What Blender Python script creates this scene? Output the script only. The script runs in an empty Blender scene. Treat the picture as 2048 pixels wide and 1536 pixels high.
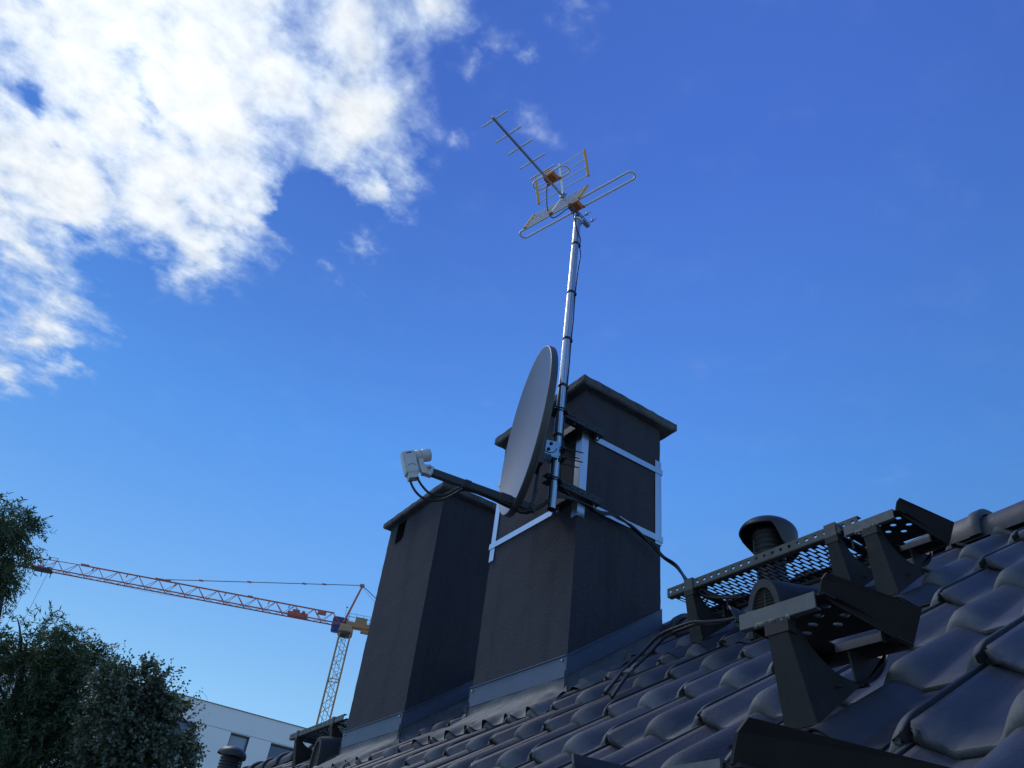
import bpy, math, random
import numpy as np
from mathutils import Vector, Matrix, noise as mnoise

random.seed(7)
rng = np.random.default_rng(7)
scene = bpy.context.scene
COL = scene.collection
R = math.radians

# ------------------------------------------------------------------ materials
def new_mat(name):
    m = bpy.data.materials.new(name); m.use_nodes = True
    nt = m.node_tree
    return m, nt, nt.nodes['Principled BSDF']

def N(nt, t, **kw):
    n = nt.nodes.new(t)
    for k, v in kw.items():
        if k.startswith('i_'):
            key = k[2:]
            key = int(key) if key.isdigit() else key.replace('_', ' ')
            n.inputs[key].default_value = v
        else:
            setattr(n, k, v)
    return n

def link(nt, a, b): nt.links.new(a, b)

def surf(name, c1, c2=None, rough=.5, rough2=None, metal=0., scale=20., detail=6., bump=0., bump_scale=None,
         spec=.5, streak=None, dirt=None):
    """procedural surface: two tones mixed by noise, noise-driven roughness and bump"""
    m, nt, b = new_mat(name)
    c2 = c2 or tuple(x * .75 for x in c1)
    tc = N(nt, 'ShaderNodeTexCoord')
    mp = N(nt, 'ShaderNodeMapping')
    if streak: mp.inputs['Scale'].default_value = streak
    link(nt, tc.outputs['Object'], mp.inputs['Vector'])
    n1 = N(nt, 'ShaderNodeTexNoise', i_Scale=scale, i_Detail=detail, i_Roughness=.6)
    link(nt, mp.outputs[0], n1.inputs['Vector'])
    rp = N(nt, 'ShaderNodeMapRange'); rp.inputs[1].default_value = .3; rp.inputs[2].default_value = .7
    link(nt, n1.outputs[0], rp.inputs[0])
    mix = N(nt, 'ShaderNodeMix', data_type='RGBA')
    mix.inputs[6].default_value = (*c1, 1); mix.inputs[7].default_value = (*c2, 1)
    link(nt, rp.outputs[0], mix.inputs[0])
    out = mix.outputs[2]
    if dirt:
        n3 = N(nt, 'ShaderNodeTexNoise', i_Scale=dirt[1], i_Detail=8., i_Roughness=.7)
        if len(dirt) > 3:
            mp3 = N(nt, 'ShaderNodeMapping'); mp3.inputs['Scale'].default_value = dirt[3]; link(nt, tc.outputs['Object'], mp3.inputs['Vector']); link(nt, mp3.outputs[0], n3.inputs['Vector'])
        else: link(nt, tc.outputs['Object'], n3.inputs['Vector'])
        r3 = N(nt, 'ShaderNodeMapRange'); r3.inputs[1].default_value = .52; r3.inputs[2].default_value = .72
        r3.inputs[4].default_value = dirt[2]
        link(nt, n3.outputs[0], r3.inputs[0])
        m3 = N(nt, 'ShaderNodeMix', data_type='RGBA'); m3.inputs[7].default_value = (*dirt[0], 1)
        link(nt, r3.outputs[0], m3.inputs[0]); link(nt, out, m3.inputs[6]); out = m3.outputs[2]
    link(nt, out, b.inputs['Base Color'])
    rr = N(nt, 'ShaderNodeMapRange'); rr.inputs[3].default_value = rough
    rr.inputs[4].default_value = rough2 if rough2 is not None else min(1, rough + .15)
    link(nt, n1.outputs[0], rr.inputs[0]); link(nt, rr.outputs[0], b.inputs['Roughness'])
    b.inputs['Metallic'].default_value = metal
    b.inputs['Specular IOR Level'].default_value = spec
    if bump:
        n2 = N(nt, 'ShaderNodeTexNoise', i_Scale=bump_scale or scale * 4, i_Detail=4., i_Roughness=.6)
        link(nt, tc.outputs['Object'], n2.inputs['Vector'])
        bp = N(nt, 'ShaderNodeBump', i_Strength=bump, i_Distance=.004)
        link(nt, n2.outputs[0], bp.inputs['Height']); link(nt, bp.outputs[0], b.inputs['Normal'])
    return m

def tile_material():
    m, nt, b = new_mat('dark_concrete_tile')
    tc = N(nt, 'ShaderNodeTexCoord')
    n1 = N(nt, 'ShaderNodeTexNoise', i_Scale=3.2, i_Detail=8., i_Roughness=.62)
    n2 = N(nt, 'ShaderNodeTexNoise', i_Scale=170., i_Detail=3., i_Roughness=.6)
    n3 = N(nt, 'ShaderNodeTexNoise', i_Scale=24., i_Detail=8., i_Roughness=.7)
    for n in (n1, n2, n3): link(nt, tc.outputs['Object'], n.inputs['Vector'])
    mx = N(nt, 'ShaderNodeMix', data_type='RGBA')
    mx.inputs[6].default_value = (.042, .045, .060, 1); mx.inputs[7].default_value = (.061, .062, .074, 1)
    r1 = N(nt, 'ShaderNodeMapRange'); r1.inputs[1].default_value = .35; r1.inputs[2].default_value = .68
    link(nt, n1.outputs[0], r1.inputs[0]); link(nt, r1.outputs[0], mx.inputs[0])
    mps = N(nt, 'ShaderNodeMapping'); mps.inputs['Scale'].default_value = (1.2, 9., 1.2); link(nt, tc.outputs['Object'], mps.inputs['Vector'])
    n4 = N(nt, 'ShaderNodeTexNoise', i_Scale=3., i_Detail=6., i_Roughness=.65); link(nt, mps.outputs[0], n4.inputs['Vector'])
    r4 = N(nt, 'ShaderNodeMapRange'); r4.inputs[1].default_value = .45; r4.inputs[2].default_value = .75; r4.inputs[4].default_value = .55; link(nt, n4.outputs[0], r4.inputs[0])
    m7 = N(nt, 'ShaderNodeMix', data_type='RGBA'); m7.inputs[7].default_value = (.090, .092, .098, 1); link(nt, r4.outputs[0], m7.inputs[0]); link(nt, mx.outputs[2], m7.inputs[6])
    # scuffs
    sc = N(nt, 'ShaderNodeMapRange'); sc.inputs[1].default_value = .58; sc.inputs[2].default_value = .74; sc.inputs[4].default_value = .5
    link(nt, n3.outputs[0], sc.inputs[0])
    m2 = N(nt, 'ShaderNodeMix', data_type='RGBA'); m2.inputs[7].default_value = (.11, .11, .115, 1)
    link(nt, sc.outputs[0], m2.inputs[0]); link(nt, m7.outputs[2], m2.inputs[6])
    at = N(nt, 'ShaderNodeAttribute', attribute_name='tone_mask')
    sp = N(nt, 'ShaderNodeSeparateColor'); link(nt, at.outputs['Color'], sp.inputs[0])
    # worn nose roundings (R) with sky light painted in grey ; random tile tone (G) ; dark grooves and painted shade under noses (B)
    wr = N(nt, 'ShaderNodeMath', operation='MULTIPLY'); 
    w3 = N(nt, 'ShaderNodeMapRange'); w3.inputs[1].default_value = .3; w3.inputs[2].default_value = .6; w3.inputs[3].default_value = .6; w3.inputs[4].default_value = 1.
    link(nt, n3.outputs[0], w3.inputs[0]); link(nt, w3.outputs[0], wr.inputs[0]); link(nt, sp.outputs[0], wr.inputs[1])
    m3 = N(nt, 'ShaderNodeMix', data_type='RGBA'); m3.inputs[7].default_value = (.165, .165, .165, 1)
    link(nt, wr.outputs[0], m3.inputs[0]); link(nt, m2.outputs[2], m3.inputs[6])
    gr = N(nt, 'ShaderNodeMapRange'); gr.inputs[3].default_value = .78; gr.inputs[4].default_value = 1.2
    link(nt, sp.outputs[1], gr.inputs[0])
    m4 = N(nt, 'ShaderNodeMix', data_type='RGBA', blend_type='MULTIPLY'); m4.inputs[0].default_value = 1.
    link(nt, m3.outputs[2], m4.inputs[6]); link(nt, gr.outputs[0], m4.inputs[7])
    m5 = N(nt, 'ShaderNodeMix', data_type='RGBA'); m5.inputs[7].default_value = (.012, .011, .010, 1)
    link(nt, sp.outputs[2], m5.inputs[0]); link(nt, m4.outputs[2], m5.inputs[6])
    link(nt, m5.outputs[2], b.inputs['Base Color'])
    rr = N(nt, 'ShaderNodeMapRange'); rr.inputs[3].default_value = .36; rr.inputs[4].default_value = .66
    link(nt, n1.outputs[0], rr.inputs[0])
    ra = N(nt, 'ShaderNodeMath', operation='MULTIPLY_ADD'); ra.inputs[1].default_value = .3
    link(nt, wr.outputs[0], ra.inputs[0]); link(nt, rr.outputs[0], ra.inputs[2])
    link(nt, ra.outputs[0], b.inputs['Roughness'])
    b.inputs['Specular IOR Level'].default_value = .45
    bp = N(nt, 'ShaderNodeBump', i_Strength=.6, i_Distance=.0015)
    link(nt, n2.outputs[0], bp.inputs['Height'])
    bp2 = N(nt, 'ShaderNodeBump', i_Strength=.35, i_Distance=.004)
    link(nt, n3.outputs[0], bp2.inputs['Height']); link(nt, bp.outputs[0], bp2.inputs['Normal'])
    link(nt, bp2.outputs[0], b.inputs['Normal'])
    return m

def leaf_material(name, top, under, vary=.5):
    m, nt, b = new_mat(name)
    tc = N(nt, 'ShaderNodeTexCoord')
    n1 = N(nt, 'ShaderNodeTexNoise', i_Scale=1.8, i_Detail=6.)
    link(nt, tc.outputs['Object'], n1.inputs['Vector'])
    at = N(nt, 'ShaderNodeAttribute', attribute_name='tone_mask')
    sp = N(nt, 'ShaderNodeSeparateColor'); link(nt, at.outputs['Color'], sp.inputs[0])
    geo = N(nt, 'ShaderNodeNewGeometry')
    mx = N(nt, 'ShaderNodeMix', data_type='RGBA'); mx.inputs[6].default_value = (*top, 1); mx.inputs[7].default_value = (*under, 1)
    link(nt, geo.outputs['Backfacing'], mx.inputs[0])
    br = N(nt, 'ShaderNodeMapRange'); br.inputs[3].default_value = 1 - vary; br.inputs[4].default_value = 1 + vary
    link(nt, sp.outputs[0], br.inputs[0])
    b2 = N(nt, 'ShaderNodeMapRange'); b2.inputs[1].default_value = .3; b2.inputs[2].default_value = .7
    b2.inputs[3].default_value = .7; b2.inputs[4].default_value = 1.25
    link(nt, n1.outputs[0], b2.inputs[0])
    mm = N(nt, 'ShaderNodeMath', operation='MULTIPLY'); link(nt, br.outputs[0], mm.inputs[0]); link(nt, b2.outputs[0], mm.inputs[1])
    m4 = N(nt, 'ShaderNodeMix', data_type='RGBA', blend_type='MULTIPLY'); m4.inputs[0].default_value = 1.
    link(nt, mx.outputs[2], m4.inputs[6]); link(nt, mm.outputs[0], m4.inputs[7])
    link(nt, m4.outputs[2], b.inputs['Base Color'])
    b.inputs['Roughness'].default_value = .5
    tr = N(nt, 'ShaderNodeBsdfTranslucent')
    hs = N(nt, 'ShaderNodeMix', data_type='RGBA', blend_type='MULTIPLY'); hs.inputs[0].default_value = 1.; hs.inputs[7].default_value = (1.0, 1.25, .55, 1)
    link(nt, m4.outputs[2], hs.inputs[6]); link(nt, hs.outputs[2], tr.inputs['Color'])
    ms = N(nt, 'ShaderNodeMixShader'); ms.inputs[0].default_value = .3
    link(nt, b.outputs[0], ms.inputs[1]); link(nt, tr.outputs[0], ms.inputs[2])
    link(nt, ms.outputs[0], nt.nodes['Material Output'].inputs[0])
    return m

M = {}
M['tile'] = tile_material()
M['render'] = surf('charcoal_render', (.064, .066, .084), (.043, .045, .058), rough=.88, rough2=.96, scale=110, bump=1., bump_scale=95, spec=.2, dirt=((.026, .027, .034), 6., .5, (1, 1, .14)))
M['concrete'] = surf('dark_concrete_cap', (.122, .128, .140), (.070, .074, .084), rough=.8, rough2=.95, scale=14, bump=1., bump_scale=70, spec=.25, dirt=((.02, .02, .02), 22., .7))
M['flash'] = surf('bluegrey_flashing_sheet', (.088, .115, .185), (.075, .098, .160), rough=.42, metal=.15, scale=6, spec=.5, dirt=((.16, .16, .16), 30., .3))
M['lead'] = surf('dusty_lead_sheet', (.115, .125, .142), (.070, .078, .092), rough=.55, rough2=.8, metal=.1, scale=9, bump=.5, bump_scale=40, dirt=((.20, .195, .18), 14., .55))
M['galv'] = surf('galvanised_steel', (.60, .62, .62), (.52, .54, .55), rough=.16, rough2=.3, metal=1., scale=30, streak=(1, 1, .12))
M['alu'] = surf('mill_aluminium', (.66, .69, .74), (.52, .55, .60), rough=.24, rough2=.36, metal=1., scale=30, streak=(1, 1, .06))
M['rod'] = surf('satin_aluminium_rod', (.80, .80, .80), (.74, .74, .74), rough=.42, rough2=.55, metal=.45, scale=40)
M['brush'] = surf('dull_aluminium', (.66, .67, .68), (.58, .59, .60), rough=.3, rough2=.42, metal=1., scale=40)
M['black_metal'] = surf('black_painted_steel', (.022, .024, .027), (.016, .017, .02), rough=.35, rough2=.5, scale=30, spec=.5)
M['black_tape'] = surf('black_tape', (.018, .018, .019), rough=.4, scale=40)
M['cable'] = surf('black_cable_jacket', (.014, .014, .015), rough=.38, scale=30)
M['dish'] = surf('anthracite_dish_paint', (.078, .116, .196), (.072, .107, .184), rough=.34, rough2=.42, scale=5, spec=.5, dirt=((.12, .145, .18), 5., .3, (1, 1, .2)))
M['dish_back'] = surf('dark_dish_rim', (.075, .08, .085), (.065, .07, .075), rough=.4, scale=8)
M['arm'] = surf('dark_plastic_arm', (.040, .041, .048), (.034, .035, .04), rough=.42, scale=20)
M['lnb'] = surf('pale_grey_plastic', (.62, .65, .65), (.56, .59, .59), rough=.38, scale=12, dirt=((.35, .36, .35), 40., .25))
M['lnb_dark'] = surf('lnb_print', (.06, .065, .07), rough=.5)
M['orange'] = surf('orange_plastic', (.66, .20, .022), (.56, .165, .018), rough=.4, scale=25)
M['ochre'] = surf('ochre_plastic', (.80, .43, .09), (.72, .37, .07), rough=.45, scale=25)
M['steel_dark'] = surf('brown_black_coated_steel', (.036, .032, .031), (.026, .023, .023), rough=.5, rough2=.7, scale=18, spec=.28, dirt=((.075, .068, .06), 26., .22))
M['steel_light'] = surf('weathered_grey_and_skylit_steel', (.130, .136, .142), (.095, .10, .105), rough=.5, rough2=.7, scale=22, dirt=((.24, .235, .22), 30., .45))
M['vent'] = surf('black_plastic_vent', (.034, .034, .038), (.027, .027, .031), rough=.38, rough2=.5, scale=14, spec=.5, dirt=((.09, .085, .08), 40., .25))
M['vent_rim'] = surf('dusty_vent_rim', (.075, .073, .07), (.055, .054, .053), rough=.75, scale=30, bump=.6, bump_scale=150)
M['dark'] = surf('dark_hollow', (.008, .008, .009), rough=.9)
M['louvre'] = surf('brown_louvre', (.060, .054, .047), (.045, .041, .037), rough=.55, scale=30)
M['facade'] = surf('off_white_facade', (.88, .88, .87), (.85, .85, .84), rough=.75, scale=1.2, detail=8, bump=.15, bump_scale=40)
M['frame_dark'] = surf('dark_window_frame', (.055, .05, .047), rough=.45, scale=20)
M['glass_blue'] = surf('blue_window_glass', (.03, .05, .13), (.035, .055, .12), rough=.06, rough2=.1, scale=1, spec=.9)
M['glass_pale'] = surf('curtained_window_glass', (.22, .25, .34), (.28, .30, .38), rough=.10, rough2=.2, scale=2.5, streak=(5, 1, .4), spec=.8)
M['crane_red'] = surf('crane_red_paint', (.47, .125, .090), (.40, .105, .08), rough=.5, scale=3)
M['crane_yellow'] = surf('crane_ochre_paint', (.42, .225, .095), (.34, .185, .08), rough=.5, scale=3)
M['crane_blue'] = surf('crane_blue_cab', (.035, .075, .26), (.03, .065, .22), rough=.4, scale=3)
M['crane_dark'] = surf('crane_dark_gear', (.045, .042, .05), rough=.6, scale=3)
M['crane_tan'] = surf('crane_tan_box', (.42, .29, .15), (.36, .25, .13), rough=.55, scale=3)
M['white_sign'] = surf('white_sign', (.75, .75, .73), rough=.5, scale=3)
M['rope'] = surf('steel_rope', (.14, .15, .19), rough=.5, scale=10)
M['bark'] = surf('grey_bark', (.07, .06, .05), (.045, .04, .034), rough=.9, scale=8, bump=1., bump_scale=30)
M['willow'] = leaf_material('willow_leaf', (.060, .098, .040), (.085, .115, .068), .4)
M['poplar'] = leaf_material('poplar_leaf', (.044, .070, .042), (.15, .17, .14), .4)
M['ground'] = surf('ground_grass_and_paving', (.26, .265, .245), (.36, .355, .345), rough=.95, scale=.25, detail=10)
M['wallpaint'] = surf('house_wall_render', (.45, .44, .42), (.40, .39, .37), rough=.85, scale=3, bump=.3, bump_scale=60)
M['bolt'] = surf('zinc_bolt', (.55, .55, .54), (.45, .45, .45), rough=.3, metal=1., scale=40)
M['weld'] = surf('grey_putty_bead', (.18, .185, .18), (.13, .135, .13), rough=.6, scale=60, bump=.8, bump_scale=140)
M['steel_rail'] = surf('grey_green_coated_rail', (.085, .088, .083), (.065, .068, .066), rough=.5, rough2=.65, scale=24, dirt=((.15, .15, .14), 40., .4))

# ------------------------------------------------------------------ mesh builder
def frame_from(d):
    d = Vector(d).normalized()
    a = Vector((0, 0, 1)) if abs(d.z) < .9 else Vector((1, 0, 0))
    s = d.cross(a).normalized()
    return s, s.cross(d).normalized(), d

class MB:
    def __init__(self): self.v = []; self.f = []; self.sm = []; self.mi = []; self.col = None
    def add(self, verts, faces, smooth=False, mi=0):
        b = len(self.v); self.v += [tuple(p) for p in verts]
        for f in faces:
            self.f.append(tuple(i + b for i in f)); self.sm.append(smooth); self.mi.append(mi)
    def box(self, c, half, axes=None, mi=0, bev=0.):
        ax = axes or (Vector((1, 0, 0)), Vector((0, 1, 0)), Vector((0, 0, 1)))
        ax = [Vector(a) for a in ax]; c = Vector(c)
        if bev <= 0:
            vs = [c + ax[0] * half[0] * i + ax[1] * half[1] * j + ax[2] * half[2] * k for i in (-1, 1) for j in (-1, 1) for k in (-1, 1)]
            self.add(vs, [(0, 1, 3, 2), (4, 6, 7, 5), (0, 4, 5, 1), (2, 3, 7, 6), (0, 2, 6, 4), (1, 5, 7, 3)], mi=mi)
            return
        # chamfered box : 24 verts
        h = half; b = min(bev, min(h) * .9)
        idx = {}; vs = []
        for i in (-1, 1):
            for j in (-1, 1):
                for k in (-1, 1):
                    for w in range(3):
                        q = [h[0] - b, h[1] - b, h[2] - b]; q[w] = h[w]
                        idx[(i, j, k, w)] = len(vs)
                        vs.append(c + ax[0] * q[0] * i + ax[1] * q[1] * j + ax[2] * q[2] * k)
        F = []
        for s in (-1, 1):
            F.append([idx[(s, a, e, 0)] for a, e in ((-1, -1), (1, -1), (1, 1), (-1, 1))])
            F.append([idx[(a, s, e, 1)] for a, e in ((-1, -1), (-1, 1), (1, 1), (1, -1))])
            F.append([idx[(a, e, s, 2)] for a, e in ((-1, -1), (1, -1), (1, 1), (-1, 1))])
        for a in (-1, 1):
            for e in (-1, 1):
                F.append([idx[(a, e, -1, 0)], idx[(a, e, 1, 0)], idx[(a, e, 1, 1)], idx[(a, e, -1, 1)]])
                F.append([idx[(a, -1, e, 0)], idx[(a, 1, e, 0)], idx[(a, 1, e, 2)], idx[(a, -1, e, 2)]])
                F.append([idx[(-1, a, e, 1)], idx[(1, a, e, 1)], idx[(1, a, e, 2)], idx[(-1, a, e, 2)]])
        for i in (-1, 1):
            for j in (-1, 1):
                for k in (-1, 1): F.append([idx[(i, j, k, w)] for w in range(3)])
        self.add(vs, F, mi=mi)
    def bar(self, a, b, w, h, up=(0, 0, 1), mi=0, bev=0.):
        a = Vector(a); b = Vector(b); d = (b - a)
        l = d.length; d.normalize(); up = Vector(up)
        s = d.cross(up)
        if s.length < 1e-4: s = d.cross(Vector((1, 0, 0)))
        s.normalize(); u = s.cross(d).normalized()
        self.box((a + b) / 2, (l / 2, w / 2, h / 2), (d, s, u), mi, bev)
    def tube(self, pts, r, n=10, cap=True, mi=0, closed=False, smooth=True):
        pts = [Vector(p) for p in pts]; k = len(pts)
        rs = r if isinstance(r, (list, tuple)) else [r] * k
        t0 = (pts[1] - pts[0]).normalized(); s, u, _ = frame_from(t0)
        vs = []
        for i, p in enumerate(pts):
            if closed: t = pts[(i + 1) % k] - pts[i - 1]
            else: t = pts[min(i + 1, k - 1)] - pts[max(i - 1, 0)]
            t.normalize()
            s = (s - t * s.dot(t)).normalized(); u = s.cross(t)
            for j in range(n):
                a = 2 * math.pi * j / n
                vs.append(p + s * (math.cos(a) * rs[i]) + u * (math.sin(a) * rs[i]))
        F = []
        for i in range(k if closed else k - 1):
            i2 = (i + 1) % k
            for j in range(n):
                F.append((i * n + j, i * n + (j + 1) % n, i2 * n + (j + 1) % n, i2 * n + j))
        self.add(vs, F, smooth, mi)
        if cap and not closed:
            self.add(vs[:n], [tuple(range(n))], False, mi); self.add(vs[-n:], [tuple(reversed(range(n)))], False, mi)
    def lathe(self, prof, c, axis=(0, 0, 1), n=40, mi=0, smooth=True, cap=True):
        """prof: list of (radius, height)"""
        s, u, d = frame_from(axis); c = Vector(c); vs = []
        for r, h in prof:
            for j in range(n):
                a = 2 * math.pi * j / n
                vs.append(c + d * h + s * (r * math.cos(a)) + u * (r * math.sin(a)))
        F = [(i * n + j, i * n + (j + 1) % n, (i + 1) * n + (j + 1) % n, (i + 1) * n + j) for i in range(len(prof) - 1) for j in range(n)]
        self.add(vs, F, smooth, mi)
        if cap:
            self.add(vs[:n], [tuple(range(n))], False, mi); self.add(vs[-n:], [tuple(range(n))], False, mi)
    def prism(self, poly, o, ax, ay, az, t, mi=0):
        """polygon (2d) in plane o+ax*x+ay*y, extruded by +-t/2 along az"""
        o, ax, ay, az = map(Vector, (o, ax, ay, az)); k = len(poly)
        vs = [o + ax * x + ay * y - az * (t / 2) for x, y in poly] + [o + ax * x + ay * y + az * (t / 2) for x, y in poly]
        F = [tuple(range(k)), tuple(reversed(range(k, 2 * k)))] + [(i, (i + 1) % k, k + (i + 1) % k, k + i) for i in range(k)]
        self.add(vs, F, mi=mi)
    def sheet(self, grid, smooth=True, mi=0, t=0., nrm=None):
        """grid[i][j] points"""
        a = len(grid); b = len(grid[0])
        vs = [p for row in grid for p in row]
        F = [(i * b + j, i * b + j + 1, (i + 1) * b + j + 1, (i + 1) * b + j) for i in range(a - 1) for j in range(b - 1)]
        self.add(vs, F, smooth, mi)
        if t:
            nv = Vector(nrm) * t
            vs2 = [Vector(p) - nv for p in vs]
            self.add(vs2, [tuple(reversed(f)) for f in F], smooth, mi)
            edge = [(0, j) for j in range(b)] + [(i, b - 1) for i in range(1, a)] + [(a - 1, j) for j in range(b - 2, -1, -1)] + [(i, 0) for i in range(a - 2, 0, -1)]
            ring = [i * b + j for i, j in edge]; k = len(ring)
            self.add([vs[i] for i in ring] + [vs2[i] for i in ring], [(i, (i + 1) % k, k + (i + 1) % k, k + i) for i in range(k)], False, mi)
    def holed(self, rect, hole, o, ax, ay, az, t, mi=0):
        """rect (x0,x1,y0,y1) cell with one convex hole (list of points around), thickness t"""
        o, ax, ay, az = map(Vector, (o, ax, ay, az))
        x0, x1, y0, y1 = rect
        cx = sum(p[0] for p in hole) / len(hole); cy = sum(p[1] for p in hole) / len(hole)
        corners = [(x0, y0), (x1, y0), (x1, y1), (x0, y1)]
        angs = [(math.atan2(p[1] - cy, p[0] - cx), p) for p in hole]
        ca = [math.atan2(q[1] - cy, q[0] - cx) for q in corners]
        # add hole points at corner angles so the outer ring keeps its corners
        inner = []
        for a, p in angs: inner.append((a, p, None))
        hs = sorted(angs)
        for a, q in zip(ca, corners):
            # interpolate hole outline at angle a
            for i in range(len(hs)):
                a0, p0 = hs[i]; a1, p1 = hs[(i + 1) % len(hs)]
                if i == len(hs) - 1: a1 += 2 * math.pi
                aa = a if a >= hs[0][0] else a + 2 * math.pi
                if a0 <= aa <= a1:
                    f = (aa - a0) / max(a1 - a0, 1e-9)
                    inner.append((a, (p0[0] + (p1[0] - p0[0]) * f, p0[1] + (p1[1] - p0[1]) * f), q)); break
        inner.sort(key=lambda z: z[0])
        inn = [p for a, p, q in inner]; out = []
        for a, p, q in inner:
            if q: out.append(q); continue
            dx, dy = math.cos(a), math.sin(a); ts = []
            if dx > 1e-9: ts.append((x1 - cx) / dx)
            if dx < -1e-9: ts.append((x0 - cx) / dx)
            if dy > 1e-9: ts.append((y1 - cy) / dy)
            if dy < -1e-9: ts.append((y0 - cy) / dy)
            tt = min(ts); out.append((cx + dx * tt, cy + dy * tt))
        k = len(inn)
        P = lambda p, w: o + ax * p[0] + ay * p[1] + az * w
        vs = [P(p, t / 2) for p in inn] + [P(p, t / 2) for p in out] + [P(p, -t / 2) for p in inn] + [P(p, -t / 2) for p in out]
        F = []
        for i in range(k):
            j = (i + 1) % k
            F += [(i, j, k + j, k + i), (2 * k + j, 2 * k + i, 3 * k + i, 3 * k + j), (j, i, 2 * k + i, 2 * k + j)]
        self.add(vs, F, mi=mi)
    def build(self, name, mat, parent=None):
        me = bpy.data.meshes.new(name)
        me.from_pydata([tuple(p) for p in self.v], [], self.f)
        me.polygons.foreach_set('use_smooth', self.sm)
        mats = mat if isinstance(mat, (list, tuple)) else [mat]
        for m in mats: me.materials.append(m)
        if len(mats) > 1: me.polygons.foreach_set('material_index', self.mi)
        me.update()
        o = bpy.data.objects.new(name, me); COL.objects.link(o)
        if parent:
            o.parent = parent; o.matrix_parent_inverse = Matrix.Translation(-Vector(parent.location)) if parent.rotation_euler.z == 0 else parent.matrix_basis.inverted()
        return o

def np_object(name, V, F, mat, parent=None, smooth=True, tone_mask=None):
    """object from numpy arrays; F is (n,4) or (n,3)"""
    me = bpy.data.meshes.new(name); k = F.shape[1]
    me.vertices.add(len(V)); me.vertices.foreach_set('co', V.astype(np.float32).ravel())
    me.loops.add(F.size); me.loops.foreach_set('vertex_index', F.astype(np.int32).ravel())
    me.polygons.add(len(F)); me.polygons.foreach_set('loop_start', np.arange(0, F.size, k, dtype=np.int32))
    me.polygons.foreach_set('loop_total', np.full(len(F), k, dtype=np.int32))
    me.polygons.foreach_set('use_smooth', np.full(len(F), smooth))
    me.update(calc_edges=True)
    if tone_mask is not None:
        a = me.color_attributes.new('tone_mask', 'FLOAT_COLOR', 'POINT'); a.data.foreach_set('color', tone_mask.astype(np.float32).ravel())
    me.materials.append(mat); me.validate()
    o = bpy.data.objects.new(name, me); COL.objects.link(o)
    if parent:
        o.parent = parent; o.matrix_parent_inverse = Matrix.Translation(-Vector(parent.location))
    return o

def tag(o, label=None, cat=None, group=None, kind=None):
    if label: o['label'] = label
    if cat: o['category'] = cat
    if group: o['group'] = group
    if kind: o['kind'] = kind
    return o

def empty(name, loc, label, cat, group=None):
    o = bpy.data.objects.new(name, None); o.empty_display_size = .1; COL.objects.link(o); o.location = loc
    return tag(o, label, cat, group)

def copy_thing(o, offset, parent=None):
    c = o.copy(); COL.objects.link(c)
    if parent: c.parent = parent
    else: c.location = Vector(o.location) + Vector(offset)
    for ch in list(o.children): copy_thing(ch, offset, c)
    return c

def circ(cx, cy, rx, ry, n=16, ph=0.): return [(cx + rx * math.cos(2 * math.pi * i / n + ph), cy + ry * math.sin(2 * math.pi * i / n + ph)) for i in range(n)]

def spline(pts, sub=8):
    """Catmull-Rom through the points"""
    pts = [Vector(p) for p in pts]; out = []
    for i in range(len(pts) - 1):
        p0 = pts[max(i - 1, 0)]; p1 = pts[i]; p2 = pts[i + 1]; p3 = pts[min(i + 2, len(pts) - 1)]
        for k in range(sub):
            t = k / sub
            out.append(.5 * ((2 * p1) + (p2 - p0) * t + (2 * p0 - 5 * p1 + 4 * p2 - p3) * t * t + (3 * p1 - p0 - 3 * p2 + p3) * t ** 3))
    out.append(pts[-1]); return out

# ------------------------------------------------------------------ roof frame
TH = R(35); CT, ST, TT = math.cos(TH), math.sin(TH), math.tan(TH)
U = Vector((CT, 0, ST)); A = Vector((0, 1, 0)); NN = Vector((-ST, 0, CT))
ROOF_Z0 = -.385
def sl(s, y, n=0.): return Vector((s * CT - n * ST, y, ROOF_Z0 + s * ST + n * CT))
def roof_z(x): return x * TT + ROOF_Z0
GROUND = -8.0
GAUGE, TILT, W_T = .302, .012 / .302, .30        # the pans fall less than the rolls, which flatten towards the head
ROLL_FALL = .016 / .302
S_NOSE0, Y_J0 = 1.26 / CT, .62
HC, N0 = .044, -.031

def bump(d, w):
    return math.cos(math.pi / 2 * min(1, abs(d) / w)) ** 1.15
def tile_prof(v):
    """height over the trough across one tile, v=0 at the groove on the upper-left roll crest"""
    if v < .011: return HC - .018
    h = 0.
    if v < .054: h = (HC - .005) * (1 - (v - .011) / .043) ** .95
    d = v - .15
    if abs(d) < .046: h = max(h, HC * bump(d, .040 if d < 0 else .046))
    d = v - .3025
    if d > -.044: h = max(h, (HC - .001) * bump(min(0, d + .004), .040))
    return h

def tile_height(s, y):
    """top surface over plane (n) at slope position s, ridge-wise y"""
    v = (Y_J0 - y) % W_T
    u = (s - S_NOSE0) % GAUGE
    p = tile_prof(v)
    return N0 + p - u * (TILT + ROLL_FALL * p / HC)

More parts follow.
